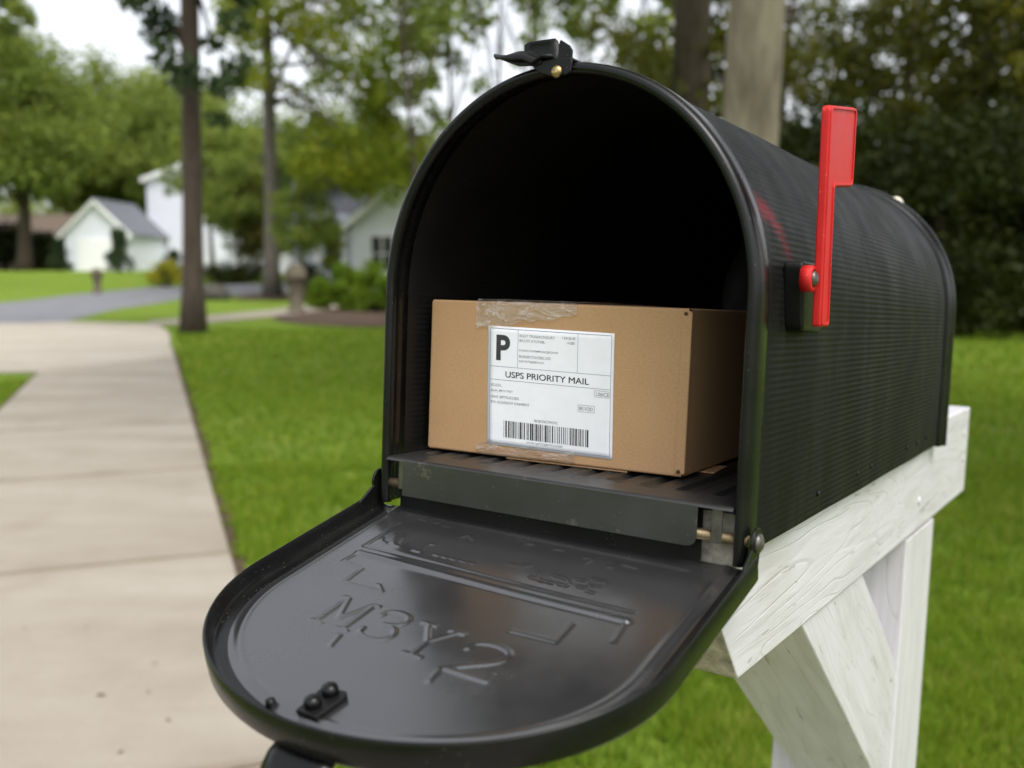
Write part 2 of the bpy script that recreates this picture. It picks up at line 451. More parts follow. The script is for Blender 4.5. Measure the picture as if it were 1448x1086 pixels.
def siding(name, col):
    m, nt, b = new_mat(name); v = coords(nt)
    sx = nt.nodes.new('ShaderNodeSeparateXYZ'); nt.links.new(v, sx.inputs[0])
    fr = math_n(nt, 'FRACT', math_n(nt, 'MULTIPLY', sx.outputs[2], 6.0))
    f = noise(nt, v, 1.2, 4)
    nt.links.new(ramp(nt, f, [(0.3, tuple(c * 0.93 for c in col)), (0.7, col)]), b.inputs['Base Color'])
    b.inputs['Roughness'].default_value = 0.6
    bump(nt, b, fr, 0.7, 0.03)
    return m
MAT['siding'] = siding('white_siding', (0.80, 0.81, 0.92))
MAT['siding_beige'] = siding('beige_siding', (0.50, 0.42, 0.34))
MAT['trim'] = simple('white_trim', (0.8, 0.8, 0.8), 0.5, 0, 0.04, 4)
MAT['shingle'] = simple('grey_roof_shingles', (0.13, 0.135, 0.155), 0.9, 0, 0.3, 6, 0.3, 0.4)
MAT['shingle_brown'] = simple('brown_roof_shingles', (0.16, 0.125, 0.10), 0.9, 0, 0.3, 6, 0.3, 0.4)
MAT['shingle_pale'] = simple('pale_metal_roof', (0.42, 0.45, 0.50), 0.5, 0, 0.1, 3)
MAT['glass'] = simple('dark_window_glass', (0.02, 0.022, 0.026), 0.12, 0, 0.2, 2)
MAT['stone'] = simple('tan_weathered_stone', (0.115, 0.098, 0.068), 0.9, 0, 0.35, 9, 0.3, 0.6)
MAT['rock'] = simple('dark_garden_rock', (0.07, 0.065, 0.055), 0.9, 0, 0.4, 5, 0.3, 0.6)
MAT['dead_leaf'] = simple('dry_brown_leaf', (0.12, 0.075, 0.035), 0.8, 0, 0.4, 60)

# ------------------------------------------------------------------ mailbox
Rm = Matrix(((0.8389566, 0.5429471, 0.03688177), (-0.54412052, 0.838054, 0.03997938), (-0.00920222, -0.05360909, 0.9985196)))
Tm = Vector((0.02149389, 0.65405441, 1.07424428))
Hs, Ha, W2, LEN = 0.1558, 0.1539, 0.145, 0.694

def frame_empty(name, local, label, cat):
    o = empty(name, Rm @ Vector(local) + Tm, Rm.to_euler(), label, cat)
    return o

mail = frame_empty('mailbox', (0, 0, 0), 'open black metal mailbox with ribbed arched shell and raised red flag', 'mailbox')

def arch_pts(ns, na, w=W2, ha=Ha, hs=Hs, z0=0.0):
    """outline of the opening from the left foot over the top to the right foot: points (x, z) and outward normals"""
    P, Nn = [], []
    for i in range(ns):
        P.append((-w, z0 + (hs - z0) * i / ns)); Nn.append((-1, 0))
    for i in range(na + 1):
        t = PI - PI * i / na
        P.append((w * math.cos(t), hs + ha * math.sin(t)))
        n = np.array([math.cos(t) / w, math.sin(t) / ha]); n /= np.hypot(*n); Nn.append(tuple(n))
    for i in range(1, ns + 1):
        P.append((w, hs - (hs - z0) * i / ns)); Nn.append((1, 0))
    return np.array(P), np.array(Nn)

# shell: corrugated lengthwise, smooth band behind the front rim
P, Nn = arch_pts(260, 800)
s = np.concatenate([[0], np.cumsum(np.hypot(*np.diff(P, axis=0).T))])
ys = np.concatenate([[0.004, 0.020, 0.030, 0.034], np.linspace(0.05, 0.62, 24), [LEN - 0.03, LEN - 0.02, LEN]])
fade = np.concatenate([[0, 0, 0.15, 0.8], np.ones(24), [1, 0.2, 0]])
def dents(s_, y):
    return (0.0006 * np.sin(9 * s_ + 11 * y + 0.7) * np.sin(17 * y + 4 * s_) + 0.0009 * np.exp(-((s_ - 0.52) / 0.03) ** 2 - ((y - 0.42) / 0.05) ** 2) + 0.0007 * np.exp(-((s_ - 0.66) / 0.025) ** 2 - ((y - 0.2) / 0.04) ** 2)) * np.clip((y - 0.04) / 0.08, 0, 1) * np.clip((0.66 - y) / 0.06, 0, 1)
wave = 0.00021 * np.cos(2 * PI * s / 0.0043)
Vo, Vi = [], []
for y, f in zip(ys, fade):
    d = -0.0022 + wave * f * (0.75 + 0.35 * np.sin(5.1 * s + 7 * y) * np.sin(13 * y + 9 * s)) - dents(s, y)
    q = P + Nn * d[:, None]
    Vo.append(np.stack([q[:, 0], np.full(len(q), y), q[:, 1]], 1))
    q = P + Nn * (d - 0.0012)[:, None]
    Vi.append(np.stack([q[:, 0], np.full(len(q), y), q[:, 1]], 1))
Vo, Vi = np.array(Vo), np.array(Vi)
nr, nc = Vo.shape[:2]
Fo = grid_faces(nr, nc); Fi = Fo[:, ::-1] + nr * nc
edge = []
for i in range(nr - 1):
    for j in (0, nc - 1):
        edge.append((i * nc + j, (i + 1) * nc + j, (i + 1) * nc + j + nr * nc, i * nc + j + nr * nc))
shell = mk('shell', np.concatenate([Vo.reshape(-1, 3), Vi.reshape(-1, 3)]), np.concatenate([Fo, Fi, np.array(edge)]), MAT['shell'], mail)
shell.data.materials.append(MAT['inside'])
mi = np.zeros(len(shell.data.polygons), np.int32); mi[len(Fo):len(Fo) + len(Fi)] = 1
shell.data.polygons.foreach_set('material_index', mi)

def sweep_arch(name, prof, y0, mat, ns=40, na=140, w=W2, ha=Ha, z0=-0.004, parent=mail):
    P, Nn = arch_pts(ns, na, w, ha, z0=z0)
    V = []
    for p, n in zip(P, Nn):
        for (o, y) in prof:
            V.append((p[0] + n[0] * o, y0 + y, p[1] + n[1] * o))
    k = len(prof); m = len(P); F = []
    for i in range(m - 1):
        for j in range(k):
            F.append((i*k+j, i*k+(j+1)%k, (i+1)*k+(j+1)%k, (i+1)*k+j))
    F.append(tuple(range(k-1, -1, -1))); F.append(tuple(range((m-1)*k, m*k)))
    return mk(name, V, F, mat, parent)

sweep_arch('front_rim', [(-0.0012, 0.020), (0.0002, 0.014), (0.0004, 0.004), (-0.0002, -0.001), (-0.0018, -0.004), (-0.0042, -0.005), (-0.0066, -0.0042), (-0.0080, -0.0015), (-0.0078, 0.002), (-0.0050, 0.004), (-0.0040, 0.012), (-0.0040, 0.020)], 0, MAT['rim'], z0=-0.006)
sweep_arch('rear_rim', [(-0.001, -0.022), (0.0012, -0.018), (0.0022, -0.008), (0.0042, -0.005), (0.0056, -0.001), (0.0050, 0.003), (0.0028, 0.005), (0.0, 0.0045), (-0.004, 0.002), (-0.004, -0.02)], LEN, MAT['rim'], z0=-0.002)
P, Nn = arch_pts(30, 90)
q = P - Nn * 0.004
V = [(x, LEN - 0.002, z) for x, z in q] + [(x * 0.86, LEN + 0.006, 0.02 + (z) * 0.88) for x, z in q]
n = len(q)
F = [(i, i + 1, n + i + 1, n + i) for i in range(n - 1)] + [(n - 1, 0, n, 2 * n - 1), tuple(range(n, 2 * n))]
mk('rear_panel', V, F, MAT['black'], mail)
MB().lathe([(0.0, -0.006), (0.008, -0.006), (0.0088, 0.0), (0.008, 0.005), (0.004, 0.008), (0.0, 0.009)], (0.071, LEN + 0.010, 0.2900), (0.1, 1, 0.15)).build('rear_knob', MAT['cream'], mail, True)

# floor tray: pressed ribs and a folded front flange
xs = np.linspace(-0.137, 0.137, 275); yv = np.concatenate([np.linspace(-0.006, 0.09, 97), np.linspace(0.1, LEN - 0.01, 40)])
X, Y = np.meshgrid(xs, yv, indexing='ij')
Z = np.full_like(X, 0.030)
for k in range(10):
    cx = -0.118 + k * 0.0262
    du = np.abs(X - cx); dv = np.maximum(0.027 - Y, 0) + np.maximum(Y - 0.62, 0)
    dd = np.sqrt(np.maximum(du - 0.0030, 0) ** 2 + dv ** 2)
    Z -= 0.0020 * np.clip(1 - dd / 0.0028, 0, 1)
    Z += 0.0007 * np.exp(-((dd - 0.0040) / 0.0012) ** 2)
Z -= 0.0022 * np.clip((-0.0025 - Y) / 0.0035, 0, 1) ** 2
mk('tray', np.stack([X, Y, Z], -1).reshape(-1, 3), grid_faces(*X.shape)[:, ::-1], MAT['tray'], mail)
fl = MB()
poly = [(-0.119, 0.0285), (0.1145, 0.0285), (0.1145, 0.009)] + [(0.1145 - 0.007 * (1 - math.cos(a)), 0.009 - 0.007 * math.sin(a)) for a in np.linspace(0.2, PI / 2, 6)] + [(-0.121, 0.002)]
fl.prism(poly, 'y', -0.0062, -0.0050).build('tray_flange', MAT['tray'], mail, bevel=0.0004)
MB().box((-0.131, 0.0050, -0.024), (0.1135, 0.0066, 0.0265)).build('tray_support', MAT['black'], mail)
MB().tube([(-0.143, 0.001, 0.0095), (0.1455, 0.001, 0.0095)], 0.0036, 14).build('hinge_rod', MAT['rod'], mail, True)
for x in (-0.1235, 0.1262):
    MB().box((x - 0.0035, -0.0030, 0.006), (x + 0.0035, -0.0012, 0.0285)).build('hinge_strap', MAT['steel'], mail, bevel=0.0004)

# ---- door -------------------------------------------------------------
PHI, HD, HZ = 0.2528, 0.2427, 0.0005
dv_ = np.array([0, -math.cos(PHI), -math.sin(PHI)]); dn_ = np.array([0, -math.sin(PHI), math.cos(PHI)])
dorg = np.array([0, 0, HZ]) - dn_ * 0.012
K = HD / (Hs + Ha)
DU, DS, DA = 0.1494, Hs * K, Ha * K

def dp(u, v, n=0.0):
    u = np.asarray(u, float); v = np.asarray(v, float); n = np.asarray(n, float)
    return dorg + np.multiply.outer(u, [1, 0, 0]) + np.multiply.outer(v, dv_) + np.multiply.outer(n, dn_)

def door_outline(off, ns=24, na=120, v0=0.0):
    P, Nn = arch_pts(ns, na, DU, DA, DS, v0)
    return P + Nn * off, Nn

def seg_dist(U, V, pts):
    d = np.full(U.shape, 1e9)
    for (a, b) in zip(pts[:-1], pts[1:]):
        ax, ay = a; bx, by = b
        L2 = max((bx - ax) ** 2 + (by - ay) ** 2, 1e-12)
        t = np.clip(((U - ax) * (bx - ax) + (V - ay) * (by - ay)) / L2, 0, 1)
        d = np.minimum(d, np.hypot(U - ax - t * (bx - ax), V - ay - t * (by - ay)))
    return d

def smooth_line(p, it=2):
    for _ in range(it):
        q = [p[0]]
        for a, b in zip(p[:-1], p[1:]):
            q += [(a[0] * .75 + b[0] * .25, a[1] * .75 + b[1] * .25), (a[0] * .25 + b[0] * .75, a[1] * .25 + b[1] * .75)]
        p = q + [p[-1]]
    return p

GLYPH = {   # serif letterforms stamped in the door: strokes in a unit box, straight and curved
 'M': ([[(0, 1), (.26, 1)], [(.12, 1), (.12, 0)], [(0, 0), (.14, 0)], [(.14, 0), (.5, .72), (.86, 0)], [(.86, 0), (1, 0)], [(.88, 0), (.88, 1)], [(.74, 1), (1, 1)]], []),
 '3': ([], [[(.06, .24), (.1, .06), (.4, -.02), (.8, .02), (.95, .22), (.8, .43), (.42, .47)], [(.45, .47), (.85, .52), (1.04, .75), (.85, .99), (.4, 1.03), (.06, .95), (.02, .76)]]),
 'Y': ([[(0, 0), (.3, 0)], [(.70, 0), (1, 0)], [(.13, 0), (.5, .5)], [(.87, 0), (.5, .5)], [(.5, .5), (.5, 1)], [(.3, 1), (.7, 1)]], []),
 '2': ([[(.05, 1), (1, 1), (1, .8)]], [[(.04, .3), (.06, .06), (.45, -.03), (.88, .04), (.96, .3), (.8, .5), (.4, .74), (.05, 1)]])}
LETTERS, CURVED = [[(31.2, 174.6), (29.8, 162.5)], [(-44.1, 170.5), (-47.3, 158.6)]], []
for ch_, u0_, u1_, v0_, v1_, sl__ in (('M', -76, -47, 122.5, 152.5, 0.02), ('3', -40, -17, 123.5, 153.5, 0.03), ('Y', -9, 21, 126.5, 157.5, 0.03), ('2', 31, 60, 130, 161, 0.03)):
    for src_, dst_ in zip(GLYPH[ch_], (LETTERS, CURVED)):
        for st_ in src_:
            dst_.append([(u0_ + a_ * (u1_ - u0_), v0_ + b_ * (v1_ - v0_) + sl__ * a_ * (u1_ - u0_)) for a_, b_ in st_])
ROW = [
 [(-108.5,46.2),(-105.4,51.1),(-101,51.6)], [(-102.9,37.8),(-94.9,51.7),(-86.6,52.4),(-93.2,38.5)], [(-74.8,52.7),(-66.6,53.6),(-72.3,42),(-65.2,40.6)],
 [(-57.1,52.6),(-52.4,53.4)], [(-49.5,53),(-45.3,53.7)], [(-43,53.1),(-38.1,53.8)], [(-34.9,53.2),(-29,54.1)], [(-26.9,53.3),(-21.7,54.4)],
 [(-1,44.3),(6,44.7)], [(9.2,44.4),(13.7,41)], [(22.1,54.7),(25.4,55.4)], [(24.3,47.7),(28.5,56),(32.7,56.4)], [(35.6,56.1),(39,56.5)],
 [(35.5,47.7),(45.3,48.3),(51.2,56.1),(43.4,55.9)], [(50.4,46.3),(56.7,46.6)], [(56.2,54.1),(62.4,54.4)], [(60.4,42.2),(69.8,42.8),(72.3,49),(63.4,50.6)],
 [(63.7,56.8),(68.6,57.6)], [(-103.2,10.1),(-96.8,10.4)], [(-88.7,10.5),(-82.7,10.6)], [(-79.2,12.7),(-72.4,12.8)], [(-54.1,23.6),(-51.7,19.1),(-44.8,23.6)],
 [(-5.4,15.5),(-0.3,15.2)], [(41.7,18.8),(47.9,18.6),(46.8,25.4)], [(61.9,24.4),(64.3,24.6)], [(69.6,18.2),(79.3,19.6)], [(16.8,15.4),(23.3,15.2)]]
LINES = [[(101.7,78.9),(104.2,100.2)], [(-109.2,70.6),(-111.5,84.9),(-91.1,87.7),(-89.6,107.8),(-57.6,107.6),(-66,101)], [(44.2,113.2),(74.4,113.1),(73.8,92.4)]]

du = 0.0010
us = np.arange(-0.150, 0.1501, du); vs = np.arange(-0.004, 0.2445, du)
U, Vv = np.meshgrid(us, vs, indexing='ij')
def inside_val(U, V, off):
    """signed distance-like value: negative inside the door outline pulled in by off"""
    ee = np.hypot(U / (DU - off), np.maximum(V - DS, 0) / (DA - off)) - 1
    return ee * (DA - off)
g = inside_val(U, Vv, 0.0035)
H = np.zeros_like(U)
mm = 0.001
def ridge(pts, a, w):
    global H
    pts = [(x * mm, y * mm) for x, y in pts]
    H = H + a * np.exp(-(seg_dist(U, Vv, pts) / w) ** 2)
Hl = np.zeros_like(U)
for l in LETTERS: Hl = np.maximum(Hl, np.exp(-(seg_dist(U, Vv, [(x*mm, y*mm) for x, y in l]) / 0.0016) ** 6))
for l in CURVED: Hl = np.maximum(Hl, np.exp(-(seg_dist(U, Vv, [(x*mm, y*mm) for x, y in smooth_line(l)]) / 0.0016) ** 6))
H = H + 0.00075 * Hl
Hr = np.zeros_like(U)
for l in ROW: Hr = np.maximum(Hr, np.exp(-(seg_dist(U, Vv, [(x*mm, y*mm) for x, y in smooth_line(l, 1)]) / 0.0012) ** 2))
H = H + 0.0006 * Hr
for l in LINES: ridge(l, 0.0006, 0.0013)
ridge([(-109.2, 70.6), (101.7, 78.9)], 0.0014, 0.0024)
ridge([(-113.2, 60.6), (101, 68.3)], -0.0006, 0.0013); ridge([(-113.2, 60.6), (-111.9, 22.3)], -0.0006, 0.0013)
ridge([(-124, 4.5), (-20, 7), (110, 10)], 0.0008, 0.0018)
# raised field inside a bead that follows the edge
gb = inside_val(U, Vv, 0.0145)
H = H + 0.0008 * (0.5 - 0.5 * np.tanh(gb / 0.0013)) + 0.0006 * np.exp(-((gb + 0.003) / 0.0016) ** 2)
# flag-panel field is pressed a touch lower, with a soft oil-can dent
H = H - 0.0012 * np.exp(-(((U - 0.03) / 0.075) ** 2 + ((Vv - 0.10) / 0.045) ** 2))
rng = np.random.default_rng(3)
rough_zone = np.clip(1 - np.abs(Vv - 0.004) / 0.010, 0, 1)
H = H + rng.normal(0, 0.00012, H.shape) * rough_zone
keep = g <= 0
# pull the first vertices outside the outline back onto it
cell = keep[:-1, :-1] | keep[1:, :-1] | keep[1:, 1:] | keep[:-1, 1:]
Uf, Vf = U.copy(), Vv.copy()
out = g > 0
den = np.hypot(U / (DU - 0.0035), np.maximum(Vv - DS, 0) / (DA - 0.0035))
Uf[out] = U[out] / den[out]; Vf[out] = np.where(Vv[out] > DS, DS + (Vv[out] - DS) / den[out], Vv[out])
V3 = dp(Uf, Vf, H).reshape(-1, 3)
F4 = grid_faces(*U.shape)[cell.ravel()]
usedv = np.zeros(len(V3), bool); usedv[F4.ravel()] = True
remap = np.cumsum(usedv) - 1
door = mk('door', V3[usedv], remap[F4], MAT['lid'], mail)

# rolled lip round the door and its underside
prof = [(-0.0105, 0.0001), (-0.006, 0.0002), (-0.0030, 0.0012), (-0.0012, 0.0035), (-0.0006, 0.0085), (-0.0002, 0.0122), (0.0005, 0.0129), (0.0013, 0.0128), (0.0019, 0.0120), (0.0022, 0.004), (0.0020, -0.0035), (0.0012, -0.0052), (-0.001, -0.0056), (-0.004, -0.0050), (-0.012, -0.0042)]
Po, Nn = door_outline(0, v0=-0.002)
V = []
for p, nn in zip(Po, Nn):
    for (o, h) in prof:
        V.append(dp(p[0] + nn[0] * o, p[1] + nn[1] * o, h))
k, m = len(prof), len(Po)
F = [(i*k+j, i*k+j+1, (i+1)*k+j+1, (i+1)*k+j) for i in range(m - 1) for j in range(k - 1)]
mk('door_lip', V, F, MAT['rim'], door)
Po, Nn = door_outline(-0.008, v0=-0.002)
mk('door_underside', [dp(p[0], p[1], -0.0046) for p in Po], [tuple(range(len(Po)))], MAT['black'], door, False)
# hinge ears and pivot rivets
for sx in (-1, 1):
    pts = []
    for a in np.linspace(R(-60), R(200), 16):
        pts.append((0.003 + 0.0095 * math.cos(a), 0.009 + 0.0095 * math.sin(a)))
    e0 = dp(0, 0.022, 0.0120); e1 = dp(0, 0.022, -0.004); e2 = dp(0, 0.0, -0.005)
    poly = pts + [(e0[1], e0[2]), (e1[1], e1[2]), (e2[1], e2[2])]
    MB().prism(poly, 'x', sx * 0.1487, sx * 0.1508).build('hinge_ear', MAT['rim'], door, bevel=0.0005)
    MB().lathe([(0.0, -0.001), (0.0062, -0.001), (0.0058, 0.0016), (0.0035, 0.003), (0.0, 0.0034)], (sx * 0.1508, 0.003, 0.009), (sx, 0, 0)).build('hinge_rivet', MAT['steel'], door, True)
# strike plate with two rivets, drain hole plug, pull tab under the tip
lp = MB(); V = []
pl = [(-0.0165, 0.2045), (-0.001, 0.2035), (0.0015, 0.206), (-0.0005, 0.2275), (-0.015, 0.2275)]
V = [dp(u, v, 0.0010) for u, v in pl] + [dp(u, v, 0.0040) for u, v in pl]
lp.add(V, [(0,1,2,3,4), (9,8,7,6,5)] + [(i, 5+i, 5+(i+1)%5, (i+1)%5) for i in range(5)])
plate = lp.build('strike_plate', MAT['black'], door, bevel=0.0007)
for (u, v) in ((-0.0080, 0.2085), (-0.0090, 0.2205)):
    MB().lathe([(0.0, 0.0), (0.0046, 0.0), (0.0047, 0.0028), (0.0040, 0.0046), (0.002, 0.0056), (0.0, 0.0058)], dp(u, v, 0.0038), dn_).build('rivet', MAT['rim'], plate, True)
MB().lathe([(0.0, 0.0), (0.0030, 0.0), (0.0026, 0.003), (0.0, 0.0042)], dp(-0.0350, 0.2262, 0.0002), dn_).build('drain_plug', MAT['inside'], door, True)
tp = [(0.218, -0.0065), (0.238, -0.0075), (0.2480, -0.0100), (0.2560, -0.0165), (0.2590, -0.0245), (0.2560, -0.0320), (0.2490, -0.0355)]
V = []
for u in np.linspace(-0.019, 0.021, 7):
    w = 1 - 0.10 * abs(u / 0.02) ** 4
    for (v, h) in tp: V.append(dp(u, 0.218 + (v - 0.218) * w, h))
pt = mk('pull_tab', V, grid_faces(7, len(tp)), MAT['rim'], door)
sm = pt.modifiers.new('solid', 'SOLIDIFY'); sm.thickness = 0.0022; sm.offset = 0

# ---- catch on top of the rim ------------------------------------------
ct = MB()
ct.prism([(-0.0190, 0.3095), (-0.0165, 0.3058), (-0.011, 0.3022), (-0.004, 0.3000), (0.009, 0.2998), (0.0118, 0.3015), (0.0118, 0.3105), (-0.002, 0.3115)], 'y', -0.0078, -0.0052)
ct.prism([(-0.0150, 0.3090), (0.0116, 0.3090), (0.0116, 0.3112), (-0.0150, 0.3112)], 'y', -0.0060, 0.016)
catch = ct.build('catch', MAT['black'], mail, bevel=0.0008)
MB().prism([(-0.0478, 0.3163), (-0.0368, 0.3164), (-0.0205, 0.3172), (-0.0110, 0.3128), (-0.0105, 0.3085), (-0.0149, 0.3075), (-0.0290, 0.3088)], 'y', -0.0090, -0.0068).build('front_lip', MAT['black'], catch, bevel=0.0006)
# springy tongue: a bent strip that runs out to the left and turns up at the back
tong = [(-0.0500, 0.3185), (-0.040, 0.3183), (-0.030, 0.3196), (-0.0235, 0.3192), (-0.0165, 0.3160), (-0.0095, 0.3130), (-0.002, 0.3122)]
V = []
for i, (x, z) in enumerate(tong):
    w = (0.006, 0.0105, 0.012, 0.012, 0.011, 0.010, 0.010)[i]
    for t in (-1, -0.5, 0, 0.5, 1):
        V.append((x, -0.001 + w * t, z - (0.0075 * min(1, i / 2) if t == -1 and i < 5 else 0.0015 if t == -0.5 and i < 5 else 0)))
o = mk('tongue', V, grid_faces(len(tong), 5), MAT['black'], catch)
m_ = o.modifiers.new('solid', 'SOLIDIFY'); m_.thickness = 0.0018; m_.offset = 0
V = []
curl = [(0.002, 0.3122), (0.006, 0.3132), (0.0095, 0.3165), (0.0108, 0.3210), (0.0104, 0.3278), (0.0096, 0.3294)]
for i, (y, z) in enumerate(curl):
    x0 = (-0.018, -0.028, -0.0345, -0.0362, -0.0358, -0.0312)[i]; x1 = (-0.004, -0.004, -0.0055, -0.0075, -0.0100, -0.0118)[i]
    for t in np.linspace(0, 1, 5): V.append((x0 + (x1 - x0) * t, y, z))
o = mk('back_lip', V, grid_faces(len(curl), 5), MAT['black'], catch)
m_ = o.modifiers.new('solid', 'SOLIDIFY'); m_.thickness = 0.0018; m_.offset = 0
MB().prism([(0.0008, 0.3100), (0.0012, 0.3195), (0.0024, 0.3232), (0.0098, 0.3186), (0.0118, 0.3155), (0.0116, 0.3020), (-0.001, 0.3020)], 'y', -0.0072, -0.0050).build('side_lip', MAT['black'], catch, bevel=0.0008)
MB().lathe([(0.0, 0.0), (0.0042, 0.0), (0.0040, 0.0014), (0.0022, 0.0030), (0.0, 0.0034)], (0.0015, -0.0078, 0.3022), (0, -1, 0)).build('rivet', MAT['brass'], catch, True)

# ---- flag ---------------------------------------------------------------
def rounded(poly, r, n=5):
    out = []
    m = len(poly)
    for i in range(m):
        p0, p1, p2 = (np.array(poly[j % m], float) for j in (i - 1, i, i + 1))
        ri = r[i] if isinstance(r, (list, tuple)) else r
        a = (p0 - p1); b = (p2 - p1)
        t = min(ri, 0.45 * np.hypot(*a), 0.45 * np.hypot(*b))
        A = p1 + a / np.hypot(*a) * t; B = p1 + b / np.hypot(*b) * t
        for k in range(n + 1):
            s_ = k / n
            out.append(tuple((1-s_)**2 * A + 2*s_*(1-s_) * p1 + s_**2 * B))
    return out
fp = [(0.0560, 0.1415), (0.0745, 0.1415), (0.0672, 0.2305), (0.1128, 0.2362), (0.1108, 0.2885), (0.0478, 0.2785)]
outl = rounded(fp, [0.002, 0.002, 0.004, 0.004, 0.004, 0.004])
fm = MB(); fm.prism(outl, 'x', 0.1600, 0.1655)
# raised border on the outer face
cx_ = np.mean([q[0] for q in outl]); n_ = len(outl)
flag = fm.build('flag', MAT['red'], mail, bevel=0.0012, seg=3)
rim_pts = [(0.1657, y, z) for y, z in outl]
inner = rounded([(0.0598, 0.1440), (0.0722, 0.1440), (0.0648, 0.2330), (0.1104, 0.2386), (0.1086, 0.2858), (0.0515, 0.2768)], [0.002, 0.002, 0.004, 0.003, 0.003, 0.003])
bd = MB()
nO = len(outl)
outl2 = rounded([(0.0572, 0.1425), (0.0737, 0.1425), (0.0663, 0.2314), (0.1120, 0.2370), (0.1101, 0.2876), (0.0488, 0.2778)], [0.002, 0.002, 0.004, 0.004, 0.004, 0.004])
V = [(0.1650, y, z) for y, z in outl2] + [(0.1664, y, z) for y, z in outl2] + [(0.1664, y, z) for y, z in inner] + [(0.1650, y, z) for y, z in inner]
F = []
for q_ in range(3):
    for i in range(nO):
        j = (i + 1) % nO
        F.append((q_*nO+i, q_*nO+j, (q_+1)*nO+j, (q_+1)*nO+i))
bd.add(V, F).build('raised_border', MAT['red'], flag, bevel=0.0003)
MB().lathe([(0.0, 0.0), (0.0085, 0.0), (0.0085, 0.006), (0.0075, 0.0072), (0.0058, 0.0072), (0.0056, 0.0060), (0.0, 0.0060)], (0.1545, 0.0500, 0.1716), (1, 0, 0)).build('pivot_boss', MAT['red'], flag, True)
MB().lathe([(0.0, 0.0), (0.0052, 0.0), (0.0050, 0.0020), (0.0030, 0.0036), (0.0, 0.0040)], (0.1603, 0.0500, 0.1716), (1, 0, 0)).build('pivot_screw', MAT['steel'], flag, True)
br = MB(); br.prism(rounded([(0.0560, 0.1385), (0.1000, 0.1365), (0.1000, 0.1830), (0.0470, 0.1830)], 0.006), 'x', 0.1420, 0.1545)
br.build('flag_bracket', MAT['black'], mail, bevel=0.0018, seg=3)
# rivets along the lower edge of the shell
for y in (0.16, 0.28, 0.33, 0.49, 0.545, 0.60):
    MB().lathe([(0.0, 0.0), (0.0024, 0.0), (0.002, 0.0012), (0.0, 0.0016)], (0.1430, y, 0.016), (1, 0, 0), 12).build('rivet', MAT['black'], mail, True)

# ------------------------------------------------------------------ post
base_l = Vector((0.0675, 0.67, -1.075))
post = frame_empty('mailbox_post', base_l, 'white painted timber post with crossbeam and diagonal brace carrying the mailbox', 'mailbox post')
def pl_(V): return [tuple(Vector(v) - base_l) for v in V]
def post_part(name, mb, mat, bevel=0.002):
    mb.v = pl_(mb.v)
    o = mb.build(name, mat, post, bevel=bevel)
    return o
XR, XL = 0.135, -0.005
b_ = MB(); b_.prism([(0.028, -0.0885), (-0.018, -0.034), (0.012, -0.014), (0.012, 0.0225), (0.996, 0.0225), (0.993, -0.102)], 'x', XL, XR)
beam = post_part('crossbeam', b_, MAT['wood_beam'])
beam.data.materials.append(MAT['endgrain'])
for pi_ in (2, 3, 4): beam.data.polygons[pi_].material_index = 1
b_ = MB(); b_.prism([(0.5855, -0.101), (0.7560, -0.1035), (0.7560, -1.16), (0.5855, -1.16)], 'x', XL + 0.0, XR - 0.0015)
post_part('upright', b_, MAT['wood_post'])
sl = 0.236 / 0.302
def zf(y): return -0.0895 - (y - 0.175) * sl
def zb(y): return -0.0958 - (y - 0.381) * 0.74
b_ = MB(); b_.prism([(0.177, -0.0905), (0.381, -0.0962), (0.5845, zb(0.5845)), (0.5845, zf(0.5845))], 'x', 0.030, XR - 0.003)
post_part('brace', b_, MAT['wood_brace'])
b_ = MB(); b_.prism([(0.54, -0.455), (0.5845, -0.455), (0.5845, -0.56), (0.54, -0.56)], 'x', -0.004, 0.100)
post_part('brace_cleat', b_, MAT['wood_post'])
for (y, z) in ((0.63, -0.062), (0.955, -0.012), (0.96, -0.05)):
    nl = MB().lathe([(0.0, 0.0), (0.0055, 0.0), (0.0045, 0.0018), (0.0, 0.0024)], (XR - 0.0005, y, z), (1, 0, 0), 14)
    nl.v = pl_(nl.v); nl.build('nail_head', MAT['wood_post'], post, True)
for z in (-0.255, -0.365):
    nl = MB().lathe([(0.0, 0.0), (0.004, 0.0), (0.0, 0.0012)], (XR - 0.0035, 0.555, z), (1, 0, 0), 12)
    nl.v = pl_(nl.v); nl.build('nail_head', MAT['steel'], post, True)

# ------------------------------------------------------------------ parcel
BW, BD, BH = 0.2105, 0.19, 0.118
bo = Vector((-0.1335, 0.040, 0.0322)); ang = math.atan2(0.021, 0.209)
bl = Matrix.Rotation(ang, 3, 'Z')
Rb = Rm @ bl
parcel = empty('cardboard_box', Rm @ (bo + bl @ Vector((BW / 2, BD / 2, 0))) + Tm, Rb.to_euler(), 'taped brown cardboard box with a white shipping label lying inside the mailbox', 'cardboard box')
def bx(s_, t_, z_): return (s_ - BW / 2 + 0.07 * t_, t_ - BD / 2, z_)
def rs(V): return [bx(*v) for v in V]
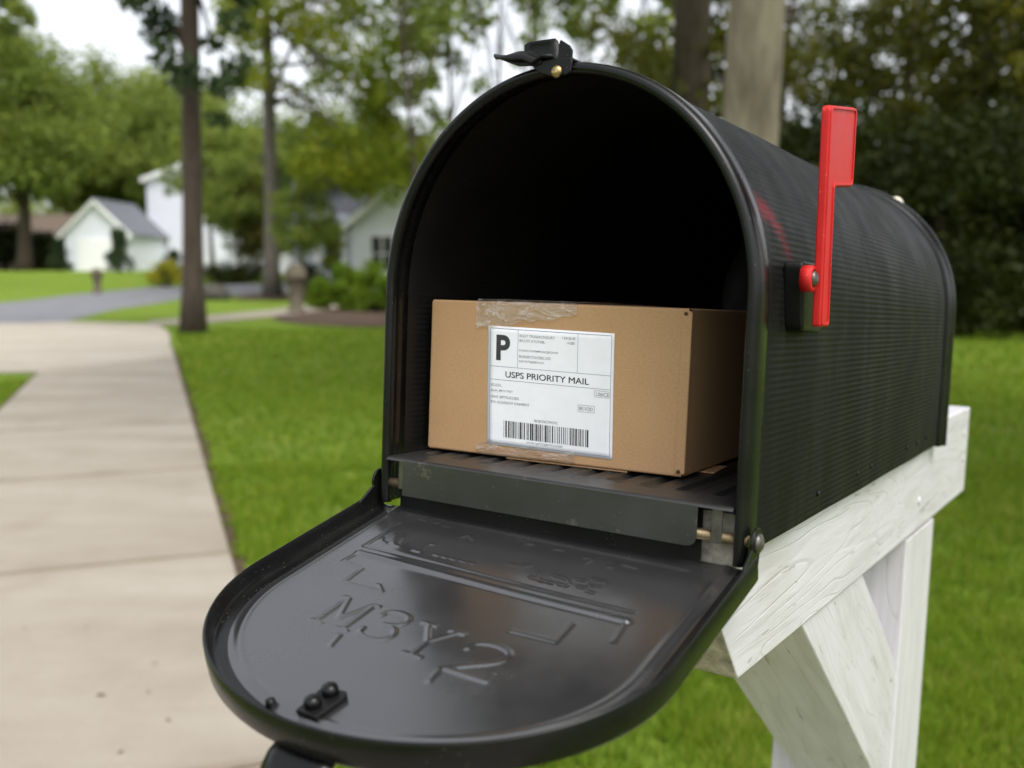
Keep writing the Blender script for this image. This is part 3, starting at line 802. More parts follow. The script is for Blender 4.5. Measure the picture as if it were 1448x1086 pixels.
# carton: slightly bowed panels
nx, ny, nz = 40, 24, 24
def panel(f, nu, nv):
    V = [f(i / (nu - 1), j / (nv - 1)) for i in range(nu) for j in range(nv)]
    return V, grid_faces(nu, nv).tolist()
cb = MB()
bw = lambda a, b: math.sin(PI * a) * math.sin(PI * b)
r_ = 0.0016
cb.add(*panel(lambda a, b: bx(r_ + a * (BW - 2*r_), -0.0008 * bw(a, b), r_ + b * (BH - 2*r_)), 30, 20))
cb.add(*panel(lambda a, b: bx(BW + 0.0010 * bw(a, b), r_ + a * (BD - 2*r_), r_ + b * (BH - 2*r_)), 30, 20))
cb.add(*panel(lambda a, b: bx(-0.0010 * bw(a, b), BD - r_ - a * (BD - 2*r_), r_ + b * (BH - 2*r_)), 30, 20))
cb.add(*panel(lambda a, b: bx(BW - r_ - a * (BW - 2*r_), BD, r_ + b * (BH - 2*r_)), 6, 6))
cb.add(*panel(lambda a, b: bx(r_ + a * (BW - 2*r_), r_ + b * (BD - 2*r_), BH + 0.0010 * bw(a, b) ), 20, 20))
cb.add(*panel(lambda a, b: bx(r_ + a * (BW - 2*r_), BD - r_ - b * (BD - 2*r_), 0), 4, 4))
# rounded edges
def edge_q(p, q, d1, d2):
    p, q, d1, d2 = map(np.array, (p, q, d1, d2)); V = []
    for e in (p, q):
        for a in np.linspace(0, PI / 2, 6): V.append(e + r_ * (d1 * math.cos(a) + d2 * math.sin(a)))
    cb.add([bx(*v) for v in V], grid_faces(2, 6).tolist())
i0, i1 = r_, BW - r_; j0, j1 = r_, BD - r_; k0, k1 = r_, BH - r_
edge_q((i1, j0, k0), (i1, j0, k1), (0, -1, 0), (1, 0, 0)); edge_q((i0, j0, k0), (i0, j0, k1), (0, -1, 0), (-1, 0, 0))
edge_q((i0, j0, k1), (i1, j0, k1), (0, -1, 0), (0, 0, 1)); edge_q((i0, j0, k0), (i1, j0, k0), (0, -1, 0), (0, 0, -1))
edge_q((i1, j0, k1), (i1, j1, k1), (1, 0, 0), (0, 0, 1)); edge_q((i1, j0, k0), (i1, j1, k0), (1, 0, 0), (0, 0, -1))
edge_q((i0, j0, k1), (i0, j1, k1), (-1, 0, 0), (0, 0, 1)); edge_q((i0, j0, k0), (i0, j1, k0), (-1, 0, 0), (0, 0, -1))
cb.build('carton', MAT['card'], parcel, True)
# pressed vertical crease and overlapping side flap at the right front corner, with open flute ends
MB().prism(rounded([(BW - 0.0065 - BW/2, -0.0012 - BD/2), (BW + 0.0012 - BW/2, -0.0012 - BD/2), (BW + 0.0012 - BW/2, 0.006 - BD/2), (BW - 0.002 - BW/2, 0.004 - BD/2)], 0.0010), 'z', 0.003, BH - 0.0025).build('corner_fold', MAT['card'], parcel, bevel=0.0005)
MAT['gap'] = simple('dark_flute_gap', (0.05, 0.028, 0.014), 0.9)
for zc in (0.0042, BH - 0.0036):
    MB().lathe([(0.0, 0.0), (0.0013, 0.0), (0.0013, 0.0006), (0.0, 0.0006)], bx(BW - 0.0032, -0.0016, zc), (0.2, -1, 0), 12).build('flute_end', MAT['gap'], parcel, True)
# bottom flap showing under the right edge
MB().box(bx(0.07, 0.0015, -0.0016), bx(0.165, 0.05, -0.0002)).build('bottom_flap', MAT['card'], parcel, bevel=0.0004)
MB().box(bx(BW - 0.03, 0.04, -0.0018), bx(BW + 0.006, 0.075, -0.0004)).build('bottom_flap', MAT['card'], parcel, bevel=0.0004)
# clear tape over the top edge and under the bottom edge
tv = []
T0, T1 = 0.0415, 0.1255
rows = [(-0.0014, 0.0945), (-0.0013, 0.105), (-0.0013, BH - 0.003), (-0.0010, BH - 0.0004), (0.0012, BH + 0.0012), (0.03, BH + 0.0016), (0.09, BH + 0.0018), (0.17, BH + 0.0012), (0.195, BH + 0.0008)]
rng = np.random.default_rng(5)
nt_ = 34
for i, (t, z) in enumerate(rows):
    for a in np.linspace(0, 1, nt_):
        jj = 0.0006 * abs(math.sin(37 * a + i)) * abs(math.sin(11 * a + 2 * i)) + rng.uniform(0, 0.00025)
        zz = z + (0.0020 + 0.0135 * a + 0.0016 * math.sin(9 * a + 1.0) * math.sin(23 * a) if i == 0 else 0.007 * a if i == 1 else 0)
        tv.append(bx(T0 + (T1 - T0) * a, t - (jj if i < 4 else 0), zz + (jj if i >= 4 else 0)))
mk('tape', tv, grid_faces(len(rows), nt_), MAT['tape'], parcel)
tv = []
for i, (t, z) in enumerate([(0.05, -0.0006), (0.004, -0.0009), (-0.0008, 0.0005), (-0.0014, 0.003), (-0.0014, 0.0085)]):
    for a in np.linspace(0, 1, nt_):
        tv.append(bx(0.0455 + 0.083 * a, t - rng.uniform(0, 0.0003), z + (0.0016 * math.sin(14 * a) if i == 4 else 0)))
mk('tape', tv, grid_faces(5, nt_), MAT['tape'], parcel)

# shipping label
LW, LH = 0.1030, 0.0912
ls, lz = 0.0520, 0.1320 - 0.0322      # top left corner on the front panel
sk = (0.0024, -0.0015)                # slight skew as stuck on
def lab(a, b, lift=0.0):
    s_ = ls + a * LW + b * sk[0]; z_ = lz - b * LH + a * sk[1]
    aa, bb = (s_ - r_) / (BW - 2*r_), (z_ - r_) / (BH - 2*r_)
    return bx(s_, -0.0008 * math.sin(PI * aa) * math.sin(PI * bb) - 0.00025 - lift, z_)
V = [lab(i / 19, j / 19) for i in range(20) for j in range(20)]
label = mk('shipping_label', V, grid_faces(20, 20), MAT['paper'], parcel)
m_ = label.modifiers.new('solid', 'SOLIDIFY'); m_.thickness = 0.00018; m_.offset = 0

def text_mesh(txt, bold=0.0):
    cu = bpy.data.curves.new('lettering', 'FONT'); cu.body = txt; cu.size = 1.0; cu.offset = bold; cu.resolution_u = 6
    o = bpy.data.objects.new('lettering', cu); COL.objects.link(o)
    dg = bpy.context.evaluated_depsgraph_get()
    me = bpy.data.meshes.new_from_object(o.evaluated_get(dg))
    V = np.array([v.co[:] for v in me.vertices]); F = [tuple(p.vertices) for p in me.polygons]
    bpy.data.objects.remove(o); bpy.data.curves.remove(cu); bpy.data.meshes.remove(me)
    return V, F
def put(mb, txt, a0, a1, b0, b1, bold=0.0, lift=0.0002):
    V, F = text_mesh(txt, bold)
    x0, x1 = V[:, 0].min(), V[:, 0].max(); y0, y1 = V[:, 1].min(), V[:, 1].max()
    mb.add([lab(a0 + (x - x0) / (x1 - x0) * (a1 - a0), b1 - (y - y0) / (y1 - y0) * (b1 - b0), lift) for x, y, _ in V], F)
def rect(mb, a0, a1, b0, b1, lift=0.0002):
    na = max(2, int((a1 - a0) * 20) + 1); nb = max(2, int((b1 - b0) * 20) + 1)
    V = [lab(a0 + (a1 - a0) * i / (na - 1), b0 + (b1 - b0) * j / (nb - 1), lift) for i in range(na) for j in range(nb)]
    mb.add(V, grid_faces(na, nb).tolist())
ink = MB()
put(ink, 'P', 0.070, 0.185, 0.072, 0.285, 0.035)
mk('service_letter', ink.v, ink.f, MAT['ink'], label, False); ink = MB()
put(ink, 'USPS PRIORITY MAIL', 0.150, 0.815, 0.372, 0.422); put(ink, 'USPS PRIORITY MAIL', 0.1522, 0.8172, 0.3735, 0.4235)
mk('print', ink.v, ink.f, MAT['ink'], label, False); ink = MB()
a = 0.14; rnd = random.Random(21)
while a < 0.815:
    w = rnd.choice([0.0035, 0.0035, 0.006, 0.006, 0.010, 0.013]); w = min(w, 0.82 - a)
    rect(ink, a, a + w, 0.785, 0.925); a += w + rnd.choice([0.0035, 0.005, 0.007, 0.010])
mk('barcode', ink.v, ink.f, MAT['ink'], label, False)
rules = MB(); h = 0.0018
for (b0,) in ((0.336,), (0.447,)): rect(rules, 0.02, 0.98, b0 - h, b0 + h)
rect(rules, 0.02, 0.98, 0.018, 0.0225); rect(rules, 0.02, 0.98, 0.978, 0.983)
rect(rules, 0.018, 0.0215, 0.018, 0.983); rect(rules, 0.9785, 0.982, 0.018, 0.983)
rect(rules, 0.248, 0.251, 0.0225, 0.334); rect(rules, 0.724, 0.727, 0.0225, 0.334)
mk('ruled_lines', rules.v, rules.f, MAT['ink_blue'], label, False)
gr = MB()
for t_, a0, a1, b0 in (('BULIT TFULBACNOURT', 0.262, 0.545, 0.058), ('BICUTF ATCFXBL', 0.262, 0.468, 0.098), ('I EA.BI.4S', 0.605, 0.705, 0.052), ('I-H.8SR', 0.640, 0.702, 0.090),
        ('KUNACVEXBMPONCJBONVR', 0.262, 0.575, 0.180), ('BONEKITI:ICEBC.KIS', 0.262, 0.515, 0.228), ('BZVRTBJEBOUS', 0.262, 0.460, 0.270),
        ('EICUCN...', 0.030, 0.125, 0.482), ('BJUR. JMCUTFJIT', 0.030, 0.215, 0.530), ('DNVI. IBPTXUCCBES', 0.030, 0.265, 0.580), ('BVV. ICUNFACVF EVNHFRNT', 0.030, 0.350, 0.625),
        ('IIBOBOFACTPFOTFC', 0.390, 0.582, 0.748), ('E E NLT;JHTCISJBJTETCUCIJEF', 0.330, 0.620, 0.938)):
    put(gr, t_, a0, a1, b0, b0 + 0.022, 0.008)
put(gr, 'UI6ICE', 0.872, 0.968, 0.474, 0.505, 0.012); put(gr, 'BEI.VOID', 0.745, 0.850, 0.602, 0.632, 0.012)
for a0, a1, b0, b1 in ((0.858, 0.972, 0.462, 0.515), (0.735, 0.862, 0.588, 0.645)):
    w = 0.003
    fr_ = MB(); rect(fr_, a0, a1, b0, b0 + w); rect(fr_, a0, a1, b1 - w, b1); rect(fr_, a0, a0 + w, b0 + w, b1 - w); rect(fr_, a1 - w, a1, b0 + w, b1 - w)
    mk('stamp_frame', fr_.v, fr_.f, MAT['ink_grey'], label, False)
mk('fine_print', gr.v, gr.f, MAT['ink_grey'], label, False)

# ------------------------------------------------------------------ ground
def sheet(name, xs, ys, mat, off=0.0):
    X, Y = np.meshgrid(xs, ys, indexing='ij')
    return tag(mk(name, np.stack([X, Y, gz(X, Y) + off], -1).reshape(-1, 3), grid_faces(*X.shape)[:, ::-1][:, ::-1], mat), kind='structure')
ysg = np.concatenate([[-60, -10], np.arange(0, 64, 2.0), [80, 120, 200, 400, 900]])
sheet('lawn', np.array([-900, -300, -100, -50, -20, 0, 20, 50, 100, 300, 900.0]), ysg, MAT['lawn'])

def strip(name, left, right, mat, off, thick=0.0, sub=40, kind='structure', jit=0.0):
    """ground strip between two polylines with the same number of points"""
    def res(p):
        p = np.array(p, float); d = np.concatenate([[0], np.cumsum(np.hypot(*np.diff(p, axis=0).T))]); t = np.linspace(0, d[-1], sub)
        return np.stack([np.interp(t, d, p[:, 0]), np.interp(t, d, p[:, 1])], 1)
    a, b = res(left), res(right)
    if jit:
        rj = np.random.default_rng(sub)
        b = b + np.stack([np.convolve(rj.normal(0, jit, sub), [.3, .4, .3], 'same'), np.zeros(sub)], 1)
    w = np.linspace(0, 1, 9)
    G = a[:, None] * (1 - w)[None, :, None] + b[:, None] * w[None, :, None]
    V = np.concatenate([G, (gz(G[..., 0], G[..., 1]) + off)[..., None]], -1).reshape(-1, 3)
    F = grid_faces(sub, 9)
    F = F[:, ::-1]
    if thick:
        n0 = len(V); idx = np.concatenate([np.arange(0, sub) * 9, (sub - 1) * 9 + np.arange(1, 9), (np.arange(sub - 2, -1, -1)) * 9 + 8, np.arange(7, 0, -1)])
        V2 = V[idx] - np.array([0, 0, thick]); k = len(idx)
        W = np.concatenate([V, V2])
        F = np.concatenate([F, np.array([(idx[i], idx[(i+1) % k], n0 + (i+1) % k, n0 + i) for i in range(k)])])
        V = W
    o = mk(name, V, F, mat, None, False)
    return tag(o, kind=kind)

G = ground
dirv = np.array([-0.372, 1.0]) / math.hypot(0.372, 1); nrm = np.array([-dirv[1], dirv[0]])
e0 = np.array([-0.67, 2.58])
def sw(t, w): return tuple(e0 + dirv * t + nrm * w)
# soil gap along the lawn edge, then slabs with open joints
strip('soil_edge', [sw(-6, 0.02), sw(12.6, 0.02)], [sw(-6, -0.065), sw(12.6, -0.05)], MAT['soil'], 0.006, sub=420, jit=0.035)
strip('soil_edge', [sw(-6, 1.58), sw(9.9, 1.56)], [sw(-6, 1.44), sw(9.9, 1.46)], MAT['soil'], 0.006, sub=401)
strip('soil_bed', [sw(-6, 1.49), sw(13, 1.49)], [sw(-6, 0.01), sw(13, 0.01)], MAT['soil'], 0.010)
j0 = -5.9; SL = 1.86
slabs = []
def slab_mesh(t0, t1, w0=0.0, w1=1.5):
    mb = MB()
    c = [sw(t0, w0), sw(t1, w0), sw(t1, w1), sw(t0, w1)]
    V = [(x, y, 0.004) for x, y in c] + [(x, y, 0.042) for x, y in c]
    return V
sm_ = MB()
t = -0.2 + 1.72 - 4 * SL
while t < 12.4:
    V = slab_mesh(t + 0.010, min(t + SL, 12.9) - 0.008)
    sm_.add(V, [(0,3,2,1),(4,5,6,7),(0,1,5,4),(1,2,6,5),(2,3,7,6),(3,0,4,7)])
    t += SL
tag(sm_.build('sidewalk', MAT['concrete'], None, bevel=0.003), kind='structure')
# concrete apron at the far end
corner = [G(240, 490), G(241, 482), G(238, 472), G(228, 465), G(214, 461)]
farl = [(-26, 19.2)]
rl = [sw(12.0, 0.0)] + corner
ll = [(-26, 10.6), (-26, 12.5), (-26, 14), (-26, 15.5), (-26, 17.5), (-26, 19.6)]
mb = MB()
apr = [(-26, 10.9), tuple(sw(9.75, 1.5)), tuple(sw(11.0, 0.0))] + corner + [G(95, 457.5), (-10.2, 20.4), (-26, 18.6)]
mb.prism(apr, 'z', 0.003, 0.046)
tag(mb.build('driveway_apron', MAT['concrete_sheen'], None, bevel=0.01), kind='structure')
# garden path to the right house
strip('garden_path', [G(208, 456), G(300, 447), G(379, 440), G(420, 434), G(470, 427)], [G(216, 461), G(310, 455), G(420, 444.5), G(455, 440), G(500, 432)], MAT['concrete'], 0.03, 0.03)
# street
near = [(-40, 12.0), (-16, 17.6), G(0, 464), G(89, 456), G(166, 437), G(259, 422), G(380, 414.5), G(540, 408)]
far = [(-40, 27), (-26, 30), G(0, 429), G(100, 417), G(216, 406), G(300, 403), G(390, 401), G(560, 398)]
strip('street', near, far, MAT['asphalt'], 0.008, 0, 60)
strip('mulch_bed', [G(385, 451), G(410, 440), G(460, 436), G(560, 436), G(660, 440)], [G(390, 454), G(430, 460), G(500, 463), G(560, 463), G(660, 460)], MAT['mulch'], 0.025)
def blob_ground(name, c, rx, ry, mat, off):
    n = 28; r = random.Random(name)
    V = [(c[0], c[1], float(gz(*c)) + off)]
    for i in range(n):
        a = 2 * PI * i / n; k = 1 + r.uniform(-.12, .12)
        x, y = c[0] + rx * k * math.cos(a), c[1] + ry * k * math.sin(a); V.append((x, y, float(gz(x, y)) + off))
    return tag(mk(name, V, [(0, 1 + i, 1 + (i + 1) % n) for i in range(n)], mat, None, False), kind='structure')

# ------------------------------------------------------------------ foliage
def leaf_cloud(rng, clumps, n, size, aspect=0.6, droop=0.0):
    """n leaf-sized quads spread in the clumps (x, y, z, radius); returns vertices, faces and a natural tint per leaf"""
    C = np.array(clumps); w = C[:, 3] ** 2.2; w = w / w.sum()
    idx = rng.choice(len(C), n, p=w)
    d = rng.normal(size=(n, 3)); d /= np.linalg.norm(d, axis=1)[:, None]
    r = C[idx, 3] * rng.uniform(0, 1, n) ** 0.45
    c = C[idx, :3] + d * r[:, None] * np.array([1, 1, 0.8])
    u = rng.normal(size=(n, 3)); u[:, 2] -= droop; u /= np.linalg.norm(u, axis=1)[:, None]
    v = np.cross(u, rng.normal(size=(n, 3))); v /= np.linalg.norm(v, axis=1)[:, None]
    s_ = size * rng.uniform(0.6, 1.4, n)[:, None]
    u = u * s_ * 0.5; v = v * s_ * 0.5 * aspect
    V = np.stack([c - u, c + v * 0.9 - u * 0.1, c + u, c - v * 0.9 - u * 0.1], 1).reshape(-1, 3)
    F = np.arange(n * 4).reshape(n, 4)
    ct = rng.uniform(0.15, 0.85, len(C))
    tint = np.clip(ct[idx] * 0.55 + rng.uniform(0, 1, n) * 0.45 + rng.normal(0, 0.05, n), 0, 1)
    return V, F, tint

def crown_clumps(rng, c, rx, ry, rz, n, rad, hollow=0.35, flat=0.0):
    out = []
    for _ in range(n):
        d = rng.normal(size=3); d /= np.linalg.norm(d)
        r = rng.uniform(hollow, 1) ** 0.6
        z = d[2] * r
        if z < 0: z *= (1 - flat)
        out.append((c[0] + d[0] * r * rx, c[1] + d[1] * r * ry, c[2] + z * rz, rad * rng.uniform(0.6, 1.3)))
    return out

def trunk_mb(rng, base, top, r0, r1, bend=0.15, n=10, flare=1.5):
    b, t = np.array(base, float), np.array(top, float)
    pts, rr = [], []
    off = rng.normal(0, bend, (2,))
    for i in range(n + 1):
        k = i / n
        p = b + (t - b) * k; p[:2] += off * math.sin(PI * k) + 0.25 * bend * np.array([math.sin(5 * k), math.cos(7 * k) - 1])
        pts.append(tuple(p)); rr.append((r0 + (r1 - r0) * k) * (1 + (flare - 1) * math.exp(-k * 14)))
    return pts, rr

def tree(name, label, loc, trunk, clumps, nleaf, lsize, leaf, bark_, seed, group=None, cat='tree', limbs=6, droop=0.0, limb_from=0.45, aspect=0.6):
    """trunk = (top offset, r0, r1, bend)"""
    rng = np.random.default_rng(seed)
    root = empty(name, loc, None, label, cat, group)
    (tx, ty, tz), r0, r1, bend = trunk
    pts, rr = trunk_mb(rng, (0, 0, -0.15), (tx, ty, tz), r0, r1, bend)
    mb = MB(); mb.tube(pts, rr, 12)
    C = np.array(clumps)
    if limbs:
        for i in rng.choice(len(C), min(limbs, len(C)), replace=False):
            k = rng.uniform(limb_from, 0.95); j = k * (len(pts) - 1); a = int(j)
            p0 = np.array(pts[a]) * (1 - (j - a)) + np.array(pts[min(a + 1, len(pts) - 1)]) * (j - a)
            p2 = C[i, :3]; p1 = (p0 + p2) / 2 + np.array([0, 0, 0.12 * np.linalg.norm(p2 - p0)]) + rng.normal(0, 0.1, 3)
            rb = max(0.012, (r0 + (r1 - r0) * k) * 0.45)
            mb.tube([tuple((1-s_)**2 * p0 + 2*s_*(1-s_) * p1 + s_**2 * p2) for s_ in np.linspace(0, 1, 7)], [rb * (1 - 0.8 * s_) for s_ in np.linspace(0, 1, 7)], 7)
    mb.build('trunk', bark_, root, True)
    V, F, tint = leaf_cloud(rng, clumps, nleaf, lsize, aspect, droop)
    mk('crown', V, F, leaf, root, False, tint)
    return root

def copy_tree(root, loc, rz, sc, label, name=None):
    r = root.copy(); COL.objects.link(r); r.location = loc; r.rotation_euler = (0, 0, rz); r.scale = (sc, sc, sc); r['label'] = label
    for ch in root.children:
        c = ch.copy(); COL.objects.link(c); c.parent = r
    return r

def gpt(x, y): return (x, y, float(gz(x, y)))

# T1: tall brown trunk at the sidewalk corner, drooping foliage up top
rng = np.random.default_rng(11)
x1, y1 = G(273, 471)
cl = [(at(px, py, y1 + rng.uniform(-1.0, 1.5)) - np.array([x1, y1, 0])) for px, py in
      ((190, -8), (215, 18), (245, 40), (232, 75), (262, 105), (300, 60), (330, 30), (318, 120), (205, -40), (250, -30), (300, -30), (345, -10), (225, 45), (182, 2), (335, 95), (310, 170))]
cl = [(*c, rng.uniform(0.22, 0.42)) for c in cl] + crown_clumps(rng, (0, 0, 8.6), 2.4, 2.4, 1.6, 30, 0.7)
tree('pine_tree', 'tall slim brown trunk rising from the lawn where the sidewalk meets the driveway', (x1, y1, 0), ((0.19, 0.2, 9.5), 0.185, 0.15, 0.03), cl, 17000, 0.165, MAT['leaf_pine'], MAT['bark_brown'], 1, limbs=12, limb_from=0.55)

# T2: greyer trunk further back with a hanging yellow-green crown
rng = np.random.default_rng(12)
x2, y2 = G(385, 420)
cl = []
for _ in range(210):
    px, py = rng.uniform(320, 610), rng.uniform(-60, 285)
    lim = 285 - abs(px - 520) * 0.30
    if px < 420: lim = 120 + (px - 330) * 0.5
    if py > lim: continue
    c = at(px, py, y2 + rng.uniform(-4.5, 2.5)) - np.array([x2, y2, 0]); cl.append((*c, rng.uniform(0.45, 0.95)))
cl += crown_clumps(rng, (1.5, 0, 13), 5, 4, 2.5, 24, 1.2)
tree('maple_tree', 'grey trunk with wide yellow-green crown standing right of the tall brown trunk', gpt(x2, y2), ((0.15, 0, 12.5), 0.27, 0.16, 0.06), cl, 26000, 0.22, MAT['leaf_yellow'], MAT['bark_grey'], 2, limbs=14, limb_from=0.5, droop=0.6)
blob_ground('mulch_ring', (x2, y2), 1.3, 2.2, MAT['mulch'], 0.025)

# saplings with thin dark stems against the sky, above the mailbox
def sapling(px, Y, lean, spots, seed, label, n=1350, leaf='leaf_mid', r0=0.09, size=0.26):
    rng = np.random.default_rng(seed)
    p = at(px, 380, Y)
    z0 = float(gz(p[0], Y))
    cl = [(*(at(a, b, Y + rng.uniform(-1.5, 1.5)) - np.array([p[0], Y, z0])), rng.uniform(0.25, 0.6)) for a, b in spots]
    cl += crown_clumps(rng, (lean, 0, 10.5), 2.2, 2, 1.2, 8, 0.7)
    return tree('slender_tree', label, (p[0], Y, z0), ((lean, 0, 10.5), r0, 0.035, 0.25), cl, n, size, MAT[leaf], MAT['bark_dark'], seed, limbs=18, limb_from=0.35, group='slender trees against the bright sky')
rs_ = random.Random(4)
def spots(x0, x1, n, y0=-20, y1=230): return [(rs_.uniform(x0, x1), y0 + (y1 - y0) * rs_.random()) for _ in range(n)]
sapling(598, 30, -0.5, spots(560, 645, 18), 31, 'slender dark-stemmed tree just left of the mailbox arch, leaning left')
sapling(622, 33, 0.3, spots(580, 690, 14), 32, 'slender dark-stemmed tree right beside the arch edge of the mailbox')
sapling(690, 34, 0.5, spots(650, 760, 15, -30, 160), 33, 'slender tree rising behind the left shoulder of the mailbox')
sapling(768, 31, -0.4, spots(735, 830, 14, -30, 140), 34, 'slender tree rising behind the catch on top of the mailbox')
sapling(832, 33, 0.2, spots(800, 900, 16, -30, 120), 35, 'slender tree behind the arch between the catch and the dark trunk')
sapling(900, 29, 0.3, spots(855, 965, 22, -30, 170), 36, 'leafier slender tree directly left of the dark trunk', 3200)

# T3 pale trunk and T4 dark trunk behind the mailbox
p = at(1041, 380, 10.0)
rng = np.random.default_rng(13)
tree('pale_tree', 'thick pale grey trunk rising just behind the mailbox', (p[0], 10.0, 0), ((0.10, -0.3, 9.0), 0.285, 0.25, 0.02), crown_clumps(rng, (0.6, -2.6, 10.2), 5.2, 5.6, 2.6, 120, 0.95, 0.1), 24000, 0.24, MAT['leaf_mid'], MAT['bark_pale'], 3, limbs=8, limb_from=0.75)
p = at(976, 380, 15.0)
tree('dark_tree', 'dark brown trunk left of the thick pale trunk', (p[0], 15.0, 0), ((-0.05, 0, 9), 0.30, 0.26, 0.05), crown_clumps(rng, (0.4, -0.5, 11.0), 4.2, 3.8, 2.4, 60, 0.95, 0.1) + [(*(at(a, b, 14.8) - np.array([p[0], 15.0, 0])), 0.5) for a, b in ((930, 120), (990, 150), (960, 200), (915, 60), (1000, 60))], 12000, 0.2, MAT['leaf_wood'], MAT['bark_dark'], 4, limbs=8, limb_from=0.7)

rng = np.random.default_rng(44)
tree('added_shade_tree', 'unseen tree added to shade the lawn right of the mailbox post, outside the picture', (8.2, 1.2, 0), ((0.1, 0.2, 5.5), 0.22, 0.14, 0.05), crown_clumps(rng, (-0.8, 0.3, 6.3), 3.9, 4.2, 2.6, 90, 0.9, 0.1), 16000, 0.24, MAT['leaf_wood'], MAT['bark_grey'], 45, limbs=10, limb_from=0.5)  # unseen tree, added to shade the right lawn and darken the shell
# right-hand wood: understory shrubs along the lawn edge and taller trees behind
rng = np.random.default_rng(14)
dc = [(rng.uniform(-1.5, 1.5), rng.uniform(-1.0, 1.0), rng.uniform(0.1, 3.0) , rng.uniform(0.35, 0.75)) for _ in range(46)]
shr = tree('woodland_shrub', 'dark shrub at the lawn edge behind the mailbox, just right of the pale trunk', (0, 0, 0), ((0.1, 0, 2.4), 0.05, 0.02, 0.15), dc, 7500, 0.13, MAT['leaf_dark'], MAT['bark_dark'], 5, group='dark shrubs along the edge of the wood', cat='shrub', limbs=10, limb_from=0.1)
words = ['just right of the pale trunk', 'behind the rear of the mailbox', 'left of the raised red flag', 'behind the red flag', 'right of the red flag', 'above the rounded rear of the mailbox', 'by the right rim of the mailbox back', 'near the right edge above the open lawn', 'at the far right edge of the picture', 'half out of the picture on the right']
shx = [850, 930, 1010, 1090, 1165, 1240, 1310, 1375, 1440, 1510]
for i, px in enumerate(shx):
    Y = 18.0 + (i % 3) * 0.7
    X = at(px, 400, Y)[0]
    lb = 'dark shrub at the lawn edge ' + words[i]
    sc = 0.9 + 0.12 * ((i * 7) % 4)
    if i == 0:
        shr.location = (X, Y, 0); shr['label'] = lb; shr.scale = (sc, sc, sc)
    else:
        copy_tree(shr, (X, Y, 0), i * 1.3, sc, lb)
rng = np.random.default_rng(15)
wc = crown_clumps(rng, (0, 0, 6.2), 2.5, 2.2, 4.7, 54, 0.62, 0.2)
wt = tree('woodland_tree', 'x', (0, 0, 0), ((0.2, 0, 9), 0.16, 0.06, 0.2), wc, 4000, 0.25, MAT['leaf_wood'], MAT['bark_dark'], 6, group='dark trees of the wood on the right', limbs=12, limb_from=0.15)
wl = [(962, 24, 0.9, 'behind the dark trunk'), (1105, 25.5, 0.9, 'just right of the pale trunk'), (1185, 31, 1.0, 'behind the flag top'),
      (1285, 25, 0.85, 'between the flag and the right edge'), (1375, 22.5, 1.0, 'second in from the right edge'), (1450, 20.5, 1.05, 'at the right edge of the picture'), (1335, 30, 1.2, 'tallest, deep in the wood at the upper right')]
for i, (px, Y, sc, w) in enumerate(wl):
    X = at(px, 400, Y)[0]; lb = 'dark leafy tree of the wood ' + w
    if i == 0: wt.location = gpt(X, Y); wt['label'] = lb; wt.scale = (sc, sc, sc)
    else: copy_tree(wt, gpt(X, Y), i * 0.9, sc, lb)

# left tree line across the street
rng = np.random.default_rng(16)
oc = crown_clumps(rng, (0, 0, 9.6), 6.2, 5.2, 6.2, 110, 1.7, 0.25, 0.15)
oak = tree('oak_tree', 'x', (0, 0, 0), ((0.3, 0, 10), 0.48, 0.2, 0.3), oc, 20000, 0.36, MAT['leaf_mid'], MAT['bark_dark'], 7, group='big green trees across the street', limbs=16, limb_from=0.3)
ol = [(-70, 62, 1.1, 'at the far left beyond the picture edge'), (35, 60, 0.92, 'furthest left, with its dark trunk showing over the lawn'), (100, 78, 1.06, 'behind the conical shrubs on the left'), (170, 86, 1.10, 'tallest, behind the white cottage'),
      (245, 80, 1.0, 'behind the tall white wing of the cottage'), (285, 74, 0.92, 'behind the gap between the two trunks'), (410, 72, 0.72, 'behind the grey-roofed house'), (500, 70, 0.76, 'behind the roof of the right house'), (590, 82, 0.55, 'just left of the mailbox arch, far away')]
for i, (px, Y, sc, w) in enumerate(ol):
    X = at(px, 380, Y)[0]; lb = 'big green tree across the street ' + w
    if i == 0: oak.location = gpt(X, Y); oak['label'] = lb; oak.scale = (sc, sc, sc)
    else: copy_tree(oak, gpt(X, Y), i * 1.1, sc, lb)
# overhanging near branch cluster at top left
rng = np.random.default_rng(17)
px_, Y_ = 5, 40
p = at(-45, 380, Y_)
tree('leaning_tree', 'tree at the upper left corner reaching into the white sky', gpt(p[0], Y_), ((0.4, 0, 10), 0.22, 0.1, 0.2),
     [(*(at(a, b, Y_ + rng.uniform(-1, 1)) - np.array([p[0], Y_, float(gz(p[0], Y_))])), rng.uniform(0.4, 0.8)) for a, b in ((-20, 10), (10, 0), (28, 14), (5, 40), (40, 28), (-10, 70), (20, 75), (-30, 120), (0, 140), (-40, 40), (-15, -30), (25, -20))], 4200, 0.2, MAT['leaf_mid'], MAT['bark_dark'], 8, limbs=8, limb_from=0.5)
